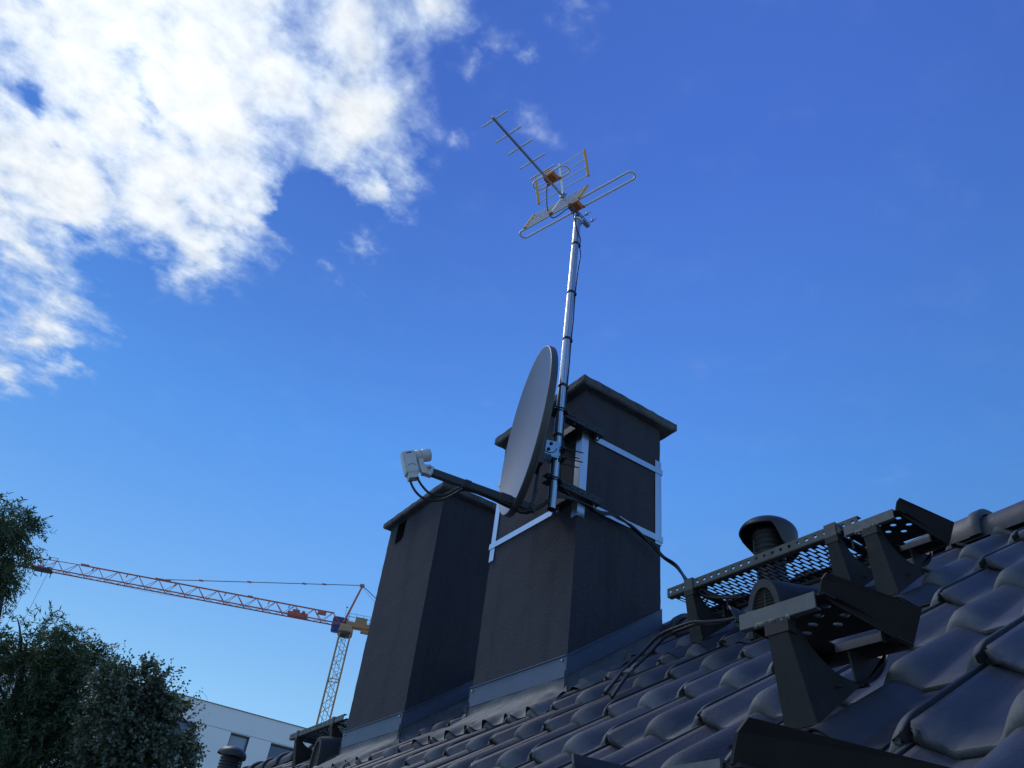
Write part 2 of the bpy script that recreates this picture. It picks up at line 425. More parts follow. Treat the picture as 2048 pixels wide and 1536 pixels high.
# ------------------------------------------------------------------ HOUSE
house = empty('house', (2.62, 4., GROUND), 'house with dark concrete tiled roof that carries two charcoal chimneys', 'house')
Y0R, Y1R = -1.2, 8.75
RIDGE_X = 2.62
def build_tiles():
    vs_prof = [-.016, .001, .0105, .012, .020, .028, .036, .045, .0535, .062, .075, .092, .108, .1105, .115, .121, .128, .135, .142, .15, .157, .165, .173, .181, .188, .1945, .198, .212, .232, .252, .2585, .262, .267, .273, .280, .288, .2955, .3025, .3034, .3040]
    hts = []
    for v in vs_prof:
        if v < 0: hts.append(HC - .024)
        elif v <= .001: hts.append(HC - .024)
        elif v == .0105: hts.append(HC - .021)
        elif v == .3034: hts.append(HC - .0035)
        elif v == .3025: hts.append(HC - .0008)
        elif v == .3040: hts.append(HC - .022)
        else: hts.append(tile_prof(v))
    vs_prof = np.array(vs_prof); hts = np.array(hts)
    us = [(.014, -.036), (.004, -.032), (.0004, -.027), (0., -.020), (.0006, -.0125), (.0025, -.0065), (.006, -.0026), (.011, -.0007), (.018, 0.), (.026, 0.), (.036, 0.), (.048, 0), (.062, 0), (.09, 0.), (.16, 0.), (.24, 0), (.31, 0), (.345, -.004)]
    us = np.array(us); nu, nv = len(us), len(vs_prof)
    Vs, Fs, Ws = [], [], []
    quad = np.array([(i * nv + j, i * nv + j + 1, (i + 1) * nv + j + 1, (i + 1) * nv + j) for i in range(nu - 1) for j in range(nv - 1)])
    k0 = -7; k1 = 6
    j0 = int(math.floor((Y0R - Y_J0) / W_T)); j1 = int(math.ceil((Y1R - Y_J0) / W_T))
    base = 0
    # worn nose roundings, lightened further with painted sky light
    worn_skylit_u = np.array([0, 0, .1, .25, .6, .95, 1., 1., 1., .95, .85, .6, .25, 0, 0, 0, 0, 0])
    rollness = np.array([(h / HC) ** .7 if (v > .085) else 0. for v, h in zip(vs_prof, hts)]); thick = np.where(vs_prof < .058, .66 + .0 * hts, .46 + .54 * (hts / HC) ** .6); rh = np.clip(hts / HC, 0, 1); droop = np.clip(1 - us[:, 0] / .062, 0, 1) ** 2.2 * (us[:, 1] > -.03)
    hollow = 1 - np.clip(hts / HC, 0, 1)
    for k in range(k0, k1):
        for j in range(j0, j1 + 1):
            yJ = Y_J0 + W_T * j + rng.normal(0, .0012); s0 = S_NOSE0 + GAUGE * k + rng.normal(0, .0022)
            lift = rng.normal(0, .0008); skew = rng.normal(0, .004)
            v = np.tile(vs_prof, (nu, 1)); u = np.tile(us[:, :1], (1, nv)); n = N0 + lift + hts[None, :] + np.where((us[:, 1:2] > -.02) & (rollness[None, :] < .3), .30, 1.) * us[:, 1:2] * thick[None, :] - u * (TILT + ROLL_FALL * rh[None, :]) - .0165 * droop[:, None] * rollness[None, :]
            # ragged interlock at the nose
            jag = rng.normal(0, 1, (nu, 2)); f = np.clip(1 - us[:, 0] / .02, 0, 1)
            v[:, -3:] -= (np.abs(jag[:, 0]) * .010 * f)[:, None]; v[:, 3:6] += (np.abs(jag[:, 1]) * .006 * f)[:, None] * np.array([1, .7, .4])[None, :]
            n[:, -4:-1] += (rng.normal(0, .0018, (nu, 3)) * f[:, None])
            n[:, 0:6] += (rng.normal(0, .0030, (nu, 6)) * f[:, None]) - .004 * f[:, None]
            u = u + rng.normal(0, .0011, (nu, nv)) * f[:, None] + (.010 * f)[:, None] * (vs_prof < .012)[None, :]
            s = s0 + u + skew * (v - .15)
            y = yJ - v
            P = np.stack([s * CT - n * ST, y, ROOF_Z0 + s * ST + n * CT], -1).reshape(-1, 3)
            Vs.append(P); Fs.append(quad + base); base += len(P)
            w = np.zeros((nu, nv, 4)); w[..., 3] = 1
            w[..., 0] = np.clip(worn_skylit_u[:, None] * np.clip(.45 + .9 * rollness[None, :], 0, 1) * rng.uniform(.7, 1.1), 0, 1)
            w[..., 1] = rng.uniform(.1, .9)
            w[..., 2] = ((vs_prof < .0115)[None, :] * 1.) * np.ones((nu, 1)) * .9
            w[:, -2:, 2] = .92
            w[0, :, 2] = .85; w[1, :, 2] = .6; w[2, :, 2] = .4; w[3, :, 2] = .25  # shade under the nose painted into the lower front rows
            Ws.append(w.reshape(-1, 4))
    V = np.concatenate(Vs); F = np.concatenate(Fs); Wt = np.concatenate(Ws)
    # drop faces inside the chimneys and beyond the ridge
    c = V[F].mean(1)
    inside = ((c[:, 0] > 2.03) & (c[:, 0] < 2.50) & (((c[:, 1] > 2.67) & (c[:, 1] < 3.36)) | ((c[:, 1] > 4.1) & (c[:, 1] < 4.8))))
    keep = ~inside & (c[:, 0] < RIDGE_X + .005) & (c[:, 1] > Y0R) & (c[:, 1] < Y1R)
    return V, F[keep], Wt
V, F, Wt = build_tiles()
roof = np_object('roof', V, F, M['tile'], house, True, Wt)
# underlay, rear slope, walls
b = MB()
b.sheet([[sl(s, y, -.075) for y in (Y0R, Y1R)] for s in (-1.9, RIDGE_X / CT)], smooth=False)
XB = 2 * RIDGE_X + 1.2
b.sheet([[(RIDGE_X, y, roof_z(RIDGE_X) - .02) for y in (Y0R, Y1R)], [(XB, y, roof_z(RIDGE_X) - .02 - (XB - RIDGE_X) * TT) for y in (Y0R, Y1R)]], smooth=False)
b.build('roof_underlay', M['steel_dark'], house)
b = MB()
xe, zr = -1.1, roof_z(RIDGE_X) - .16
xw = 2 * RIDGE_X - xe
for y in (Y0R + .12, Y1R - .12):
    b.prism([(xe, GROUND), (xw, GROUND), (xw, roof_z(xe) - .16), (RIDGE_X, zr), (xe, roof_z(xe) - .16)], (0, y, 0), (1, 0, 0), (0, 0, 1), (0, 1, 0), .2)
for x in (xe + .1, xw - .1):
    b.box((x, (Y0R + Y1R) / 2, (GROUND + roof_z(xe) - .2) / 2), (.1, (Y1R - Y0R) / 2 - .25, (roof_z(xe) - .2 - GROUND) / 2))
b.build('wall', M['wallpaint'], house)
# ridge tiles
b = MB()
L_R = .42; y = 1.11 - 7 * .355; i = 0
zc = 1.384
b.box((RIDGE_X, (Y0R + Y1R) / 2, zc - .02), (.07, (Y1R - Y0R) / 2, .05))
while y < Y1R:
    rows = []
    jz = random.gauss(0, .003)
    for t in [0., .005, .036, .044, .12, .24, .34, .40, .43, .4305]:
        f = t / .43
        rad = .108 - .016 * f + (.007 if t < .040 else 0) - (.006 if t == 0. else 0)
        row = []
        for q in range(17):
            a = math.pi * (-.06 + 1.12 * q / 16)
            rr = rad * (1 + .10 * abs(math.cos(a)) ** 2)
            row.append((RIDGE_X - rr * 1.05 * math.cos(a) , y + t, zc + jz + rr * math.sin(a) * .95 - .012 * f))
        rows.append(row)
    b.sheet(rows, smooth=True)
    b.sheet([rows[0], [(RIDGE_X + (p[0] - RIDGE_X) * .86, p[1] + .002, zc + (p[2] - zc) * .86) for p in rows[0]]], smooth=False)
    y += .355 ; i += 1
o = b.build('ridge_tiles', M['tile'], house)
me = o.data; at = me.color_attributes.new('tone_mask', 'FLOAT_COLOR', 'POINT')
at.data.foreach_set('color', np.tile(np.array([.05, .45, 0, 1], dtype=np.float32), (len(me.vertices), 1)).ravel())

# ---- chimneys (parts of the house)
def rough_box(b, x0, x1, y0, y1, z0, z1, amp, step, skip=()):
    def jit(p):
        q = Vector(p)
        n = mnoise.noise_vector(q * 9.) * amp + mnoise.noise_vector(q * 37.) * amp * .6
        return q + n
    def face(o, ax, ay, la, lb):
        na = max(2, int(la / step)); nb = max(2, int(lb / step))
        b.sheet([[jit(Vector(o) + Vector(ax) * (la * i / na) + Vector(ay) * (lb * j / nb)) for j in range(nb + 1)] for i in range(na + 1)], smooth=True)
    X, Y, Z = (1, 0, 0), (0, 1, 0), (0, 0, 1)
    lx, ly, lz = x1 - x0, y1 - y0, z1 - z0
    if '-x' not in skip: face((x0, y1, z0), (0, -1, 0), Z, ly, lz)
    if '+x' not in skip: face((x1, y0, z0), Y, Z, ly, lz)
    if '-y' not in skip: face((x0, y0, z0), X, Z, lx, lz)
    if '+y' not in skip: face((x1, y1, z0), (-1, 0, 0), Z, lx, lz)
    if 'z' not in skip: face((x0, y0, z1), X, Y, lx, ly)
    if '-z' not in skip: face((x0, y1, z0), X, (0, -1, 0), lx, ly)
    return jit

def chimney(label, x0, x1, y0, y1, zs, cap, zt, seed, vent=False):
    b = MB()
    jit = rough_box(b, x0, x1, y0, y1, roof_z(x0) - .2, zs + .01, .0022, .022, skip=('-z', '-x') if vent else ('-z',))
    if vent:
        # left face with the flue opening under the cap (front face, plane x = x0)
        oy0, oy1, oz0, oz1 = 4.582, 4.715, 2.352, 2.515
        ys = sorted({y0, y1, oy0, oy1}); zb = roof_z(x0) - .2
        def fc(ya, yb, za, zb_):
            na = max(1, int((yb - ya) / .022)); nb = max(1, int((zb_ - za) / .022))
            b.sheet([[jit((x0, yb + (ya - yb) * i / na, za + (zb_ - za) * j / nb)) for j in range(nb + 1)] for i in range(na + 1)], smooth=True)
        fc(y0, oy0, zb, zs + .01); fc(oy1, y1, zb, zs + .01); fc(oy0, oy1, zb, oz0); fc(oy0, oy1, oz1, zs + .01)
        hole = []
        for q in range(9):
            a = -math.pi / 2 + math.pi / 2 * q / 8    # rounded near corner
            hole.append((oy0 + .04 - .036 * math.cos(a), oz0 + .05 + .046 * math.sin(a)))
        hole += [(oy0 + .003, oz1 - .004), (oy1 - .02, oz1 - .004), (oy1 - .004, oz1 - .02), (oy1 - .010, oz0 + .012), (oy1 - .022, oz0 + .004)]
        b.holed((oy0, oy1, oz0, oz1), hole, (x0 + .0, 0, 0), (0, 1, 0), (0, 0, 1), (-1, 0, 0), .002)
    c = b.build('chimney', M['render'], house); tag(c, label)
    if vent:
        d = MB()
        k = len(hole)
        d.add([(x0, p[0], p[1]) for p in hole] + [(x0 + .13, p[0], p[1]) for p in hole], [(i, (i + 1) % k, k + (i + 1) % k, k + i) for i in range(k)] + [tuple(range(k, 2 * k))])
        d.build('flue_opening', M['dark'], c)
    b = MB()
    cx0, cx1, cy0, cy1 = cap
    def jit2(p):
        q = Vector(p) + Vector((seed, 0, 0))
        return Vector(p) + mnoise.noise_vector(q * 14.) * .004 + mnoise.noise_vector(q * 55.) * .0022
    e = .008
    prof = [(e, 0), (0, e), (0, zt - zs - e), (e * .9, zt - zs)]
    per = []
    n = 26
    for (ax, ay), (bx, by) in (((cx0, cy0), (cx1, cy0)), ((cx1, cy0), (cx1, cy1)), ((cx1, cy1), (cx0, cy1)), ((cx0, cy1), (cx0, cy0))):
        per += [(ax + (bx - ax) * i / n, ay + (by - ay) * i / n) for i in range(n)]
    mx, my = (cx0 + cx1) / 2, (cy0 + cy1) / 2
    rows = []
    def inset(p, d): return (min(max(p[0], cx0 + d), cx1 - d), min(max(p[1], cy0 + d), cy1 - d))
    for d, h in [(.05, -.000)] + prof + [(.06, zt - zs + .004), (.2, zt - zs + .01)]:
        row = [jit2((*inset(p, d), zs + h)) for p in per]; rows.append(row + [row[0]])
    b.sheet([list(r) for r in rows], smooth=False)
    b.add([jit2((x, y, zs)) for x, y in ((cx0 + .05, cy0 + .05), (cx1 - .05, cy0 + .05), (cx1 - .05, cy1 - .05), (cx0 + .05, cy1 - .05))], [(3, 2, 1, 0)])
    b.add([(x, y, zt + .008) for x, y in ((cx0 + .19, cy0 + .19), (cx1 - .19, cy0 + .19), (cx1 - .19, cy1 - .19), (cx0 + .19, cy1 - .19))], [(0, 1, 2, 3)])
    b.build('chimney_cap', M['concrete'], c)
    # flashing strips: cover strip of folded sheet round the base
    t = .0035
    zt0, zb0 = .137, .047
    b = MB()
    b.box((x0 - t, (y0 + y1) / 2, roof_z(x0) + (zt0 + zb0) / 2), (t, (y1 - y0) / 2 + .006, (zt0 - zb0) / 2))
    b.box((x0 - .009, (y0 + y1) / 2, roof_z(x0) + zt0 - .0015), (.004, (y1 - y0) / 2 + .006, .002))
    for yy, sg in ((y0, -1), (y1, 1)):
        b.prism([(x0 - .008, roof_z(x0) + zb0), (x1 + .003, roof_z(x1) + zb0), (x1 + .003, roof_z(x1) + zt0 + .001), (x0 - .008, roof_z(x0) + zt0 + .001)], (0, yy + sg * .0045, 0), (1, 0, 0), (0, 0, 1), (0, 1, 0), .005)
        b.bar((x0, yy + sg * .009, roof_z(x0) + zt0 - .001), (x1, yy + sg * .009, roof_z(x1) + zt0 - .001), .005, .003)
    b.build('flashing_strip', M['flash'], c)
    for yy, dy in ((y0, .02), (y1, -.02)):
        b = MB(); b.lathe([(.006, 0), (.006, .004), (.004, .007)], (x0 - 2 * t - .001, yy + dy, roof_z(x0) + zt0 - .018), (-1, 0, 0), 12)
        b.build('flashing_screw', M['bolt'], c)
    # soft lead apron dressed over the tiles
    b = MB()
    ny = 90
    def wav(y): return .012 * math.sin(y * 17 + seed) + .008 * math.sin(y * 41 + seed * 2)
    ya, yb = y0 - .012, y1 + .012
    rows = []
    for q in range(12):
        row = []
        for i in range(ny + 1):
            yc_ = yb + (ya - yb) * i / ny; ff = max(0, (q - 3) / 8) ** .5; yy = yc_ + (.115 * ff * (1 if i == 0 else -1) if False else .115 * ff * (1 - 2 * i / ny))
            if q < 4:
                z = roof_z(x0) + .075 - (.075 - .012) * q / 3
                x = x0 - .004 - .003 * q / 3
                p = Vector((x, yy, max(z, roof_z(x) + .004)))
                p += mnoise.noise_vector(p * 11.) * .003
            else:
                f = (q - 3) / 8
                x_edge = 1.768 + .35 * wav(yy)
                x = x0 - .008 + (x_edge - x0 + .008) * f
                s = (x) / CT
                hn = tile_height(s, yy)
                crest = N0 + HC + .004 - ((s - S_NOSE0) % GAUGE) * (TILT + ROLL_FALL)
                g_ = max(0, min(1, (f - .45) / .55)); g_ = .8 * g_ * g_ * (3 - 2 * g_)
                e_ = max(0, min(1, 1 - min(i, ny - i) / 14)); g_ = max(g_, e_ * e_ * (3 - 2 * e_))
                n = (1 - g_) * max(crest + .003, N0 + HC - .006) + g_ * (hn + .005) + .008 * (1 - f) ** 2
                n = max(n, hn + .0025)
                p = sl(s, yy, n); p += mnoise.noise_vector(p * 9.) * .0012
            row.append(p)
        rows.append(row)
    b.sheet(rows, smooth=True)
    # side skirts
    for yy, sg in ((y0, -1), (y1, 1)):
        rows = []
        nx = 70
        for q in range(9):
            row = []
            for i in range(nx + 1):
                x = x0 - .012 + (x1 - x0 + .02) * i / nx
                if q < 3:
                    p = Vector((x, yy + sg * (.003 + .002 * q), roof_z(x) + .08 - .072 * q / 2))
                else:
                    f = (q - 2) / 6
                    yq = yy + sg * (.007 + (.105 + .02 * math.sin(x * 19 + seed)) * f)
                    s = x / CT; hn = tile_height(s, yq)
                    p = sl(s, yq, max(hn + .004, hn * (.3 + .6 * f) + .008))
                p = p + mnoise.noise_vector(p * 12.) * .002
                row.append(p)
            rows.append(row)
        b.sheet(rows if sg < 0 else [list(reversed(r)) for r in rows], smooth=True)
    b.build('lead_apron', M['lead'], c)
    return c
chimney('nearer charcoal chimney with mast bracket strapped round it', 1.982, 2.515, 2.64, 3.385, 2.557, (1.932, 2.60, 2.592, 3.436), 2.614, 0.)
chimney('farther charcoal chimney with small flue opening under its cap', 1.975, 2.51, 4.07, 4.82, 2.521, (1.927, 2.555, 4.021, 4.868), 2.566, 5., vent=True)

# ------------------------------------------------------------------ MAST, ANTENNA, DISH
MX, MY = 1.79, 2.58
mast = empty('antenna_mast', (MX, MY, 1.73), 'tall galvanised tube mast with black tape bands in front of nearer chimney', 'mast')
b = MB(); RM = .0205
b.lathe([(RM, 1.735), (RM, 3.74)], (MX, MY, 0), n=32, cap=False)
b.lathe([(RM - .002, 3.74), (RM - .002, 1.735)], (MX, MY, 0), n=32, cap=False)
b.lathe([(RM, 1.735), (RM - .002, 1.735)], (MX, MY, 0), n=32, cap=False)
b.build('mast_tube', M['galv'], mast)
b = MB(); b.lathe([(RM - .0025, 3.70), (RM - .0025, 3.735)], (MX, MY, 0), n=24); b.build('mast_plug', M['dark'], mast)
for z in (3.50, 3.10, 2.755, 2.44, 2.135):
    b = MB(); b.lathe([(RM + .0005, z - .009), (RM + .002, z - .008), (RM + .002, z + .008), (RM + .0005, z + .009)], (MX, MY, 0), n=28, cap=False)
    c = Vector((MX + .022, MY - .008, z))
    b.lathe([(.010, -.008), (.010, .008)], c, n=14)
    b.build('tape_band', M['black_tape'], mast)

# --- TV antenna
al = R(15.6)
FW = Vector((-math.cos(al), -math.sin(al), 0)); EL = Vector((math.sin(al), -math.cos(al), 0)); UP = Vector((0, 0, 1))
ZB = 3.785
def an(s, e=0., z=0.): return Vector((MX, MY, ZB)) + FW * s + EL * e + UP * z
ant = empty('tv_antenna', an(0), 'combined television antenna with rod directors, orange boxes and rod reflector grids on mast top', 'antenna')
b = MB()
b.bar(an(-.10), an(.808), .013, .013, bev=.001)
b.bar(an(-.10, 0, -.0), an(.16, 0, -.0), .016, .017)
b.build('boom', M['brush'], ant)
b = MB(); b.bar(an(.806), an(.816), .016, .016); b.build('boom_cap', M['white_sign'], ant)
def rod(b, s, e0, e1, z, r): b.tube([an(s, e0, z), an(s, e1, z)], r, 10)
for s in (.794, .673, .570, .455, .362):
    b = MB(); rod(b, s, -.092, .092, .004, .0052); b.build('director', M['rod'], ant)
def loop(b, s0, s1, half, z, r, e0=0.):
    pts = []; rad = (s1 - s0) / 2; sc = (s0 + s1) / 2
    for i in range(13):
        a = math.pi / 2 - math.pi * i / 12; pts.append(an(sc + rad * math.sin(a), e0 + half - rad + rad * math.cos(a), z))
    for i in range(13):
        a = -math.pi / 2 - math.pi * i / 12; pts.append(an(sc + rad * math.sin(a), e0 - half + rad + rad * math.cos(a), z))
    b.tube(pts, r, 10, closed=True)
b = MB(); loop(b, .253, .321, .126, .030, .0056, .006); b.build('short_folded_dipole', M['rod'], ant)
b = MB(); loop(b, .012, .072, .425, .018, .0070, .006); b.build('long_folded_dipole', M['rod'], ant)
def feed_box(s, z, label, w=.058, scale=1.):
    b = MB()
    b.box(an(s, .008, z), (.033 * scale, w * .62 * scale, .016 * scale), (FW, EL, UP), bev=.004)
    b.box(an(s + .014, .006, z + .018), (.018, w * .5, .008), (FW, EL, UP), bev=.003)
    for e in (-.6, -.3, 0, .3, .6):
        b.box(an(s - .004, .008 + e * w * .9, z - .017), (.026, .003, .004), (FW, EL, UP))
    b.box(an(s - .033, .008 - w * .72, z), (.008, w * .14, .008), (FW, EL, UP), bev=.002)
    b.box(an(s - .033, .008 + w * .72, z), (.008, w * .14, .008), (FW, EL, UP), bev=.002)
    o = b.build('feed_box', M['orange'], ant); tag(o, label)
    c = MB(); c.box(an(s + .024, -.004, z + .022), (.014, w * .42, .006), (FW, EL, UP), bev=.002); c.build('feed_box_lid', M['ochre'], o)
    c = MB(); c.tube([an(s - .01, -.012, z - .018), an(s - .01, -.012, z - .036)], .0045, 8); c.build('socket', M['bolt'], o)
feed_box(.29, .027, 'orange feed box in the middle of the short dipole')
feed_box(.044, .018, 'orange feed box in the middle of the long dipole', scale=1.02)
def reflector(name, s0, z0, s1, z1, half, e0, n, label):
    """flat grid of rods from (s0,z0) by the boom out to (s1,z1)"""
    b = MB(); d = Vector((FW * (s1 - s0) + UP * (z1 - z0))).normalized()
    nor = d.cross(EL)
    P = lambda f, e: an(s0 + (s1 - s0) * f, e0 + e, z0 + (z1 - z0) * f)
    b.bar(P(-.16, 0), P(1.06, 0), .013, .013, up=nor)
    g = b.build(name, M['rod'], ant); tag(g, label)
    for i in range(n):
        f = .02 + .96 * i / (n - 1)
        c = MB(); c.tube([P(f, -half), P(f, half)], .0037, 8); c.build('reflector_rod', M['rod'], g)
    for sg in (-1, 1):
        c = MB(); c.bar(P(-.04, sg * half), P(1.04, sg * half), .013, .016, up=nor, bev=.002); c.build('rod_holder', M['ochre'], g)
    return P
reflector('upper_reflector', .163, .055, .219, .232, .186, 0., 4, 'rod grid rising above the boom')
P = reflector('lower_reflector', .176, -.065, .240, -.238, .195, 0., 5, 'rod grid hanging below the boom')
b = MB(); b.box(P(1.05, 0), (.010, .010, .008), (FW, EL, UP), bev=.002); b.build('end_cap', M['orange'], ant)
b = MB()
b.box(an(.158, 0, 0), (.016, .012, .022), (FW, EL, UP)); b.tube([an(.152, -.02, .012), an(.152, .03, .012)], .003, 8); b.tube([an(.16, 0, -.03), an(.16, 0, .04)], .003, 8)
b.build('hinge', M['galv'], ant)
b = MB()
b.box(an(-.055, .0, -.012), (.055, .013, .012), (FW, EL, UP))
for s in (-.028, -.088):
    b.tube([an(s, -.035, -.012), an(s, .075, -.012)], .003, 8); b.lathe([(.008, 0), (.008, .006)], an(s, .034, -.012), EL, 6); b.lathe([(.004, -.012), (.011, -.004), (.011, 0)], an(s, .050, -.012), EL, 8)
b.lathe([(RM + .002, -.075), (RM + .004, -.074), (RM + .004, -.04), (RM + .002, -.039)], (MX, MY, ZB), n=24, cap=False)
b.box((MX + .026, MY + .01, ZB - .052), (.012, .018, .018))
b.build('mast_clamp', M['galv'], ant)
def cable(name, pts, r, label, group=None, sub=8, mat='cable'):
    b = MB(); b.tube(spline(pts, sub), r, 8)
    o = b.build(name, M[mat]); return tag(o, label, 'cable', group)
cable('coaxial_cable', [an(.285, -.02, -.01), an(.262, -.035, -.07), an(.225, -.05, -.15), an(.19, -.04, -.20), an(.16, -.02, -.17), an(.12, .0, -.09), an(.075, .0, -.025), an(.05, -.02, .0)], .0032, 'thin black lead linking the two orange feed boxes of the antenna')
cable('coaxial_cable', [an(.034, -.005, -.018), an(.033, -.006, -.06), (MX - .028, MY - .018, ZB - .12), (MX - .016, MY - .026, ZB - .18), (MX + .012, MY - .028, ZB - .25), (MX + .023, MY - .012, 3.50), (MX + .033, MY - .014, 3.42), (MX + .028, MY - .010, 3.3), (MX + .0235, MY - .008, 3.10), (MX + .026, MY - .008, 2.9), (MX + .0235, MY - .008, 2.755), (MX + .026, MY - .006, 2.6), (MX + .0235, MY - .008, 2.44), (MX + .026, MY - .008, 2.28), (MX + .0235, MY - .008, 2.135), (MX + .029, MY - .008, 2.0), (MX + .034, MY - .006, 1.92), (MX + .05, MY - .016, 1.86), (1.93, 2.59, 1.845), (2.0, 2.588, 1.84), (2.05, 2.592, 1.838)], .0036,
      'black antenna lead tied along the right side of the mast')

# --- bracket that straps the mast to the chimney
mb = empty('mast_bracket', (1.982, 2.64, 2.05), 'black perforated mast bracket with aluminium straps round the nearer chimney', 'bracket')
for zc_, nm in ((2.297, 'upper'), (1.900, 'lower')):
    b = MB()
    # arm on the right face: U-channel running past the corner to the mast
    y_f, y_b = 2.592, 2.634
    x_a, x_b = MX - .03, 2.083
    nh = 10; st_ = (x_b - x_a) / nh
    for i in range(nh):
        xa = x_a + i * st_; dz = .005 if i % 2 else -.005
        if 3 <= i <= 8:
            b.holed((xa, xa + st_, -.019, .019), circ(xa + st_ / 2, dz, .0042, .0042, 10), (0, y_f, zc_), (1, 0, 0), (0, 0, 1), (0, -1, 0), .003)
            b.holed((xa, xa + st_, y_f, y_b), circ(xa + st_ / 2, (y_f + y_b) / 2 + dz, .0042, .0042, 10), (0, 0, zc_ - .0185), (1, 0, 0), (0, 1, 0), (0, 0, 1), .003)
        else:
            b.box((xa + st_ / 2, y_f, zc_), (st_ / 2, .0015, .019)); b.box((xa + st_ / 2, (y_f + y_b) / 2, zc_ - .0185), (st_ / 2, (y_b - y_f) / 2, .0015))
    b.box(((x_a + x_b) / 2, (y_f + y_b) / 2, zc_ + .0185), ((x_b - x_a) / 2, (y_b - y_f) / 2, .0018))
    # arm on the left face
    b.box((1.934, 2.72, zc_), (.002, .10, .019))
    b.box((1.956, 2.72, zc_ - .0185), (.022, .10, .0018)); b.box((1.956, 2.72, zc_ + .0185), (.022, .10, .0018))
    o = b.build('bracket_arm', M['black_metal'], mb)
    # saddle clamp on the mast
    b = MB(); pts = [(MX + .030 * math.cos(a) , MY + .030 * math.sin(a), zc_ - .012) for a in [math.pi * (.1 + 1.55 * i / 14) + math.pi * .35 for i in range(15)]]
    b.tube(pts, .0042, 8)
    b.tube([pts[0], Vector(pts[0]) + Vector((.05, .02, 0))], .0042, 8); b.tube([pts[-1], Vector(pts[-1]) + Vector((.06, -.012, 0))], .0042, 8)
    b.box((MX + .03, MY + .006, zc_ - .012), (.006, .034, .012)); b.build('mast_saddle', M['black_metal'], mb)
    b = MB(); x = 2.055
    b.tube([(x, 2.612, zc_ - .040), (x, 2.612, zc_ + .026)], .0055, 10); b.lathe([(.010, 0), (.010, .009)], (x, 2.612, zc_ - .044), (0, 0, 1), 6); b.lathe([(.009, 0), (.009, .006)], (x, 2.612, zc_ + .021), (0, 0, 1), 6)
    b.build('tension_bolt', M['bolt'], mb)
    for x, y in ((1.956, 2.80), (1.956, 2.76)):
        b = MB(); b.tube([(x, y, zc_ - .045), (x, y, zc_ + .03)], .0045, 8); b.lathe([(.009, 0), (.009, .008)], (x, y, zc_ - .046), (0, 0, 1), 6)
        b.build('tension_bolt', M['bolt'], mb)
    # straps
    b = MB()
    zs = zc_ - .022
    b.box((2.29, 2.6325, zs), (.236, .0012, .0165)); b.box((2.5245, 2.70, zs), (.0012, .068, .0165))
    b.build('strap', M['alu'], mb)
    b = MB(); b.box((1.9745, 3.10, zs + .014), (.0012, .30, .0165)); b.box((2.03, 3.3925, zs + .014), (.055, .0012, .0165)); b.build('strap', M['alu'], mb)
def corner_angle(cx, cy, sx, sy, z0, z1):
    b = MB(); w = .043
    b.box((cx + sx * w / 2 - sx * .004, cy - sy * .0040, (z0 + z1) / 2), (w / 2, .0015, (z1 - z0) / 2))
    b.box((cx - sx * .0040, cy + sy * w / 2 - sy * .004, (z0 + z1) / 2), (.0015, w / 2, (z1 - z0) / 2))
    return b.build('corner_angle', M['alu'], mb)
corner_angle(1.982, 2.64, 1, 1, 1.803, 2.345)
corner_angle(2.515, 2.64, -1, 1, 1.845, 2.338)
corner_angle(1.982, 3.385, 1, -1, 1.80, 2.335)

# --- satellite dish
DN = Vector((-.94497, .32538, .03403)).normalized(); DU = Vector((.03217, -.01108, .99942)).normalized(); DR = DU.cross(DN).normalized()
DC = Vector((1.6328, 2.6394, 2.132))
def dp(n, u, r=0.): return DC + DN * n + DU * u + DR * r
dish = empty('satellite_dish', dp(-.1, -.1), 'dark grey oval satellite dish on the mast beside the nearer chimney', 'satellite dish')
b = MB(); WD, HD, DEP = .380, .429, .062
nr, na = 16, 72
def dshape(rad, a, off=0.):
    x = WD * rad * math.cos(a); y = HD * rad * math.sin(a)
    return dp(-DEP * (1 - rad * rad) + off, y, x)
rows = [[dshape(i / nr, 2 * math.pi * j / na) for j in range(na + 1)] for i in range(nr + 1)]
b.sheet([list(reversed(r)) for r in rows], smooth=True)
front = b.build('reflector', M['dish'], dish)
b = MB()
lip = [(1.0, .0), (1.008, .0015), (1.016, -.002), (1.019, -.012), (1.016, -.030), (1.008, -.034), (.985, -.032)]
rows = [[dp(h, HD * q * math.sin(2 * math.pi * j / na), WD * q * math.cos(2 * math.pi * j / na)) for j in range(na + 1)] for q, h in lip]
rows += [[dshape(rad, 2 * math.pi * j / na, -.006) for j in range(na + 1)] for rad in (.95, .85, .7, .5, .3, .1, .0)]
b.sheet(rows, smooth=True)
b.build('rolled_rim', M['dish_back'], dish)
for n_, u_, r_ in ((-.060, -.16, .262), (-.055, -.30, .205)):
    q = (r_ / WD) ** 2 + (u_ / HD) ** 2
    c = MB(); c.lathe([(.007, 0), (.007, .003), (.004, .005)], dp(-DEP * (1 - q) + .0005, u_, r_), DN, 12); c.build('rivet', M['bolt'], front)
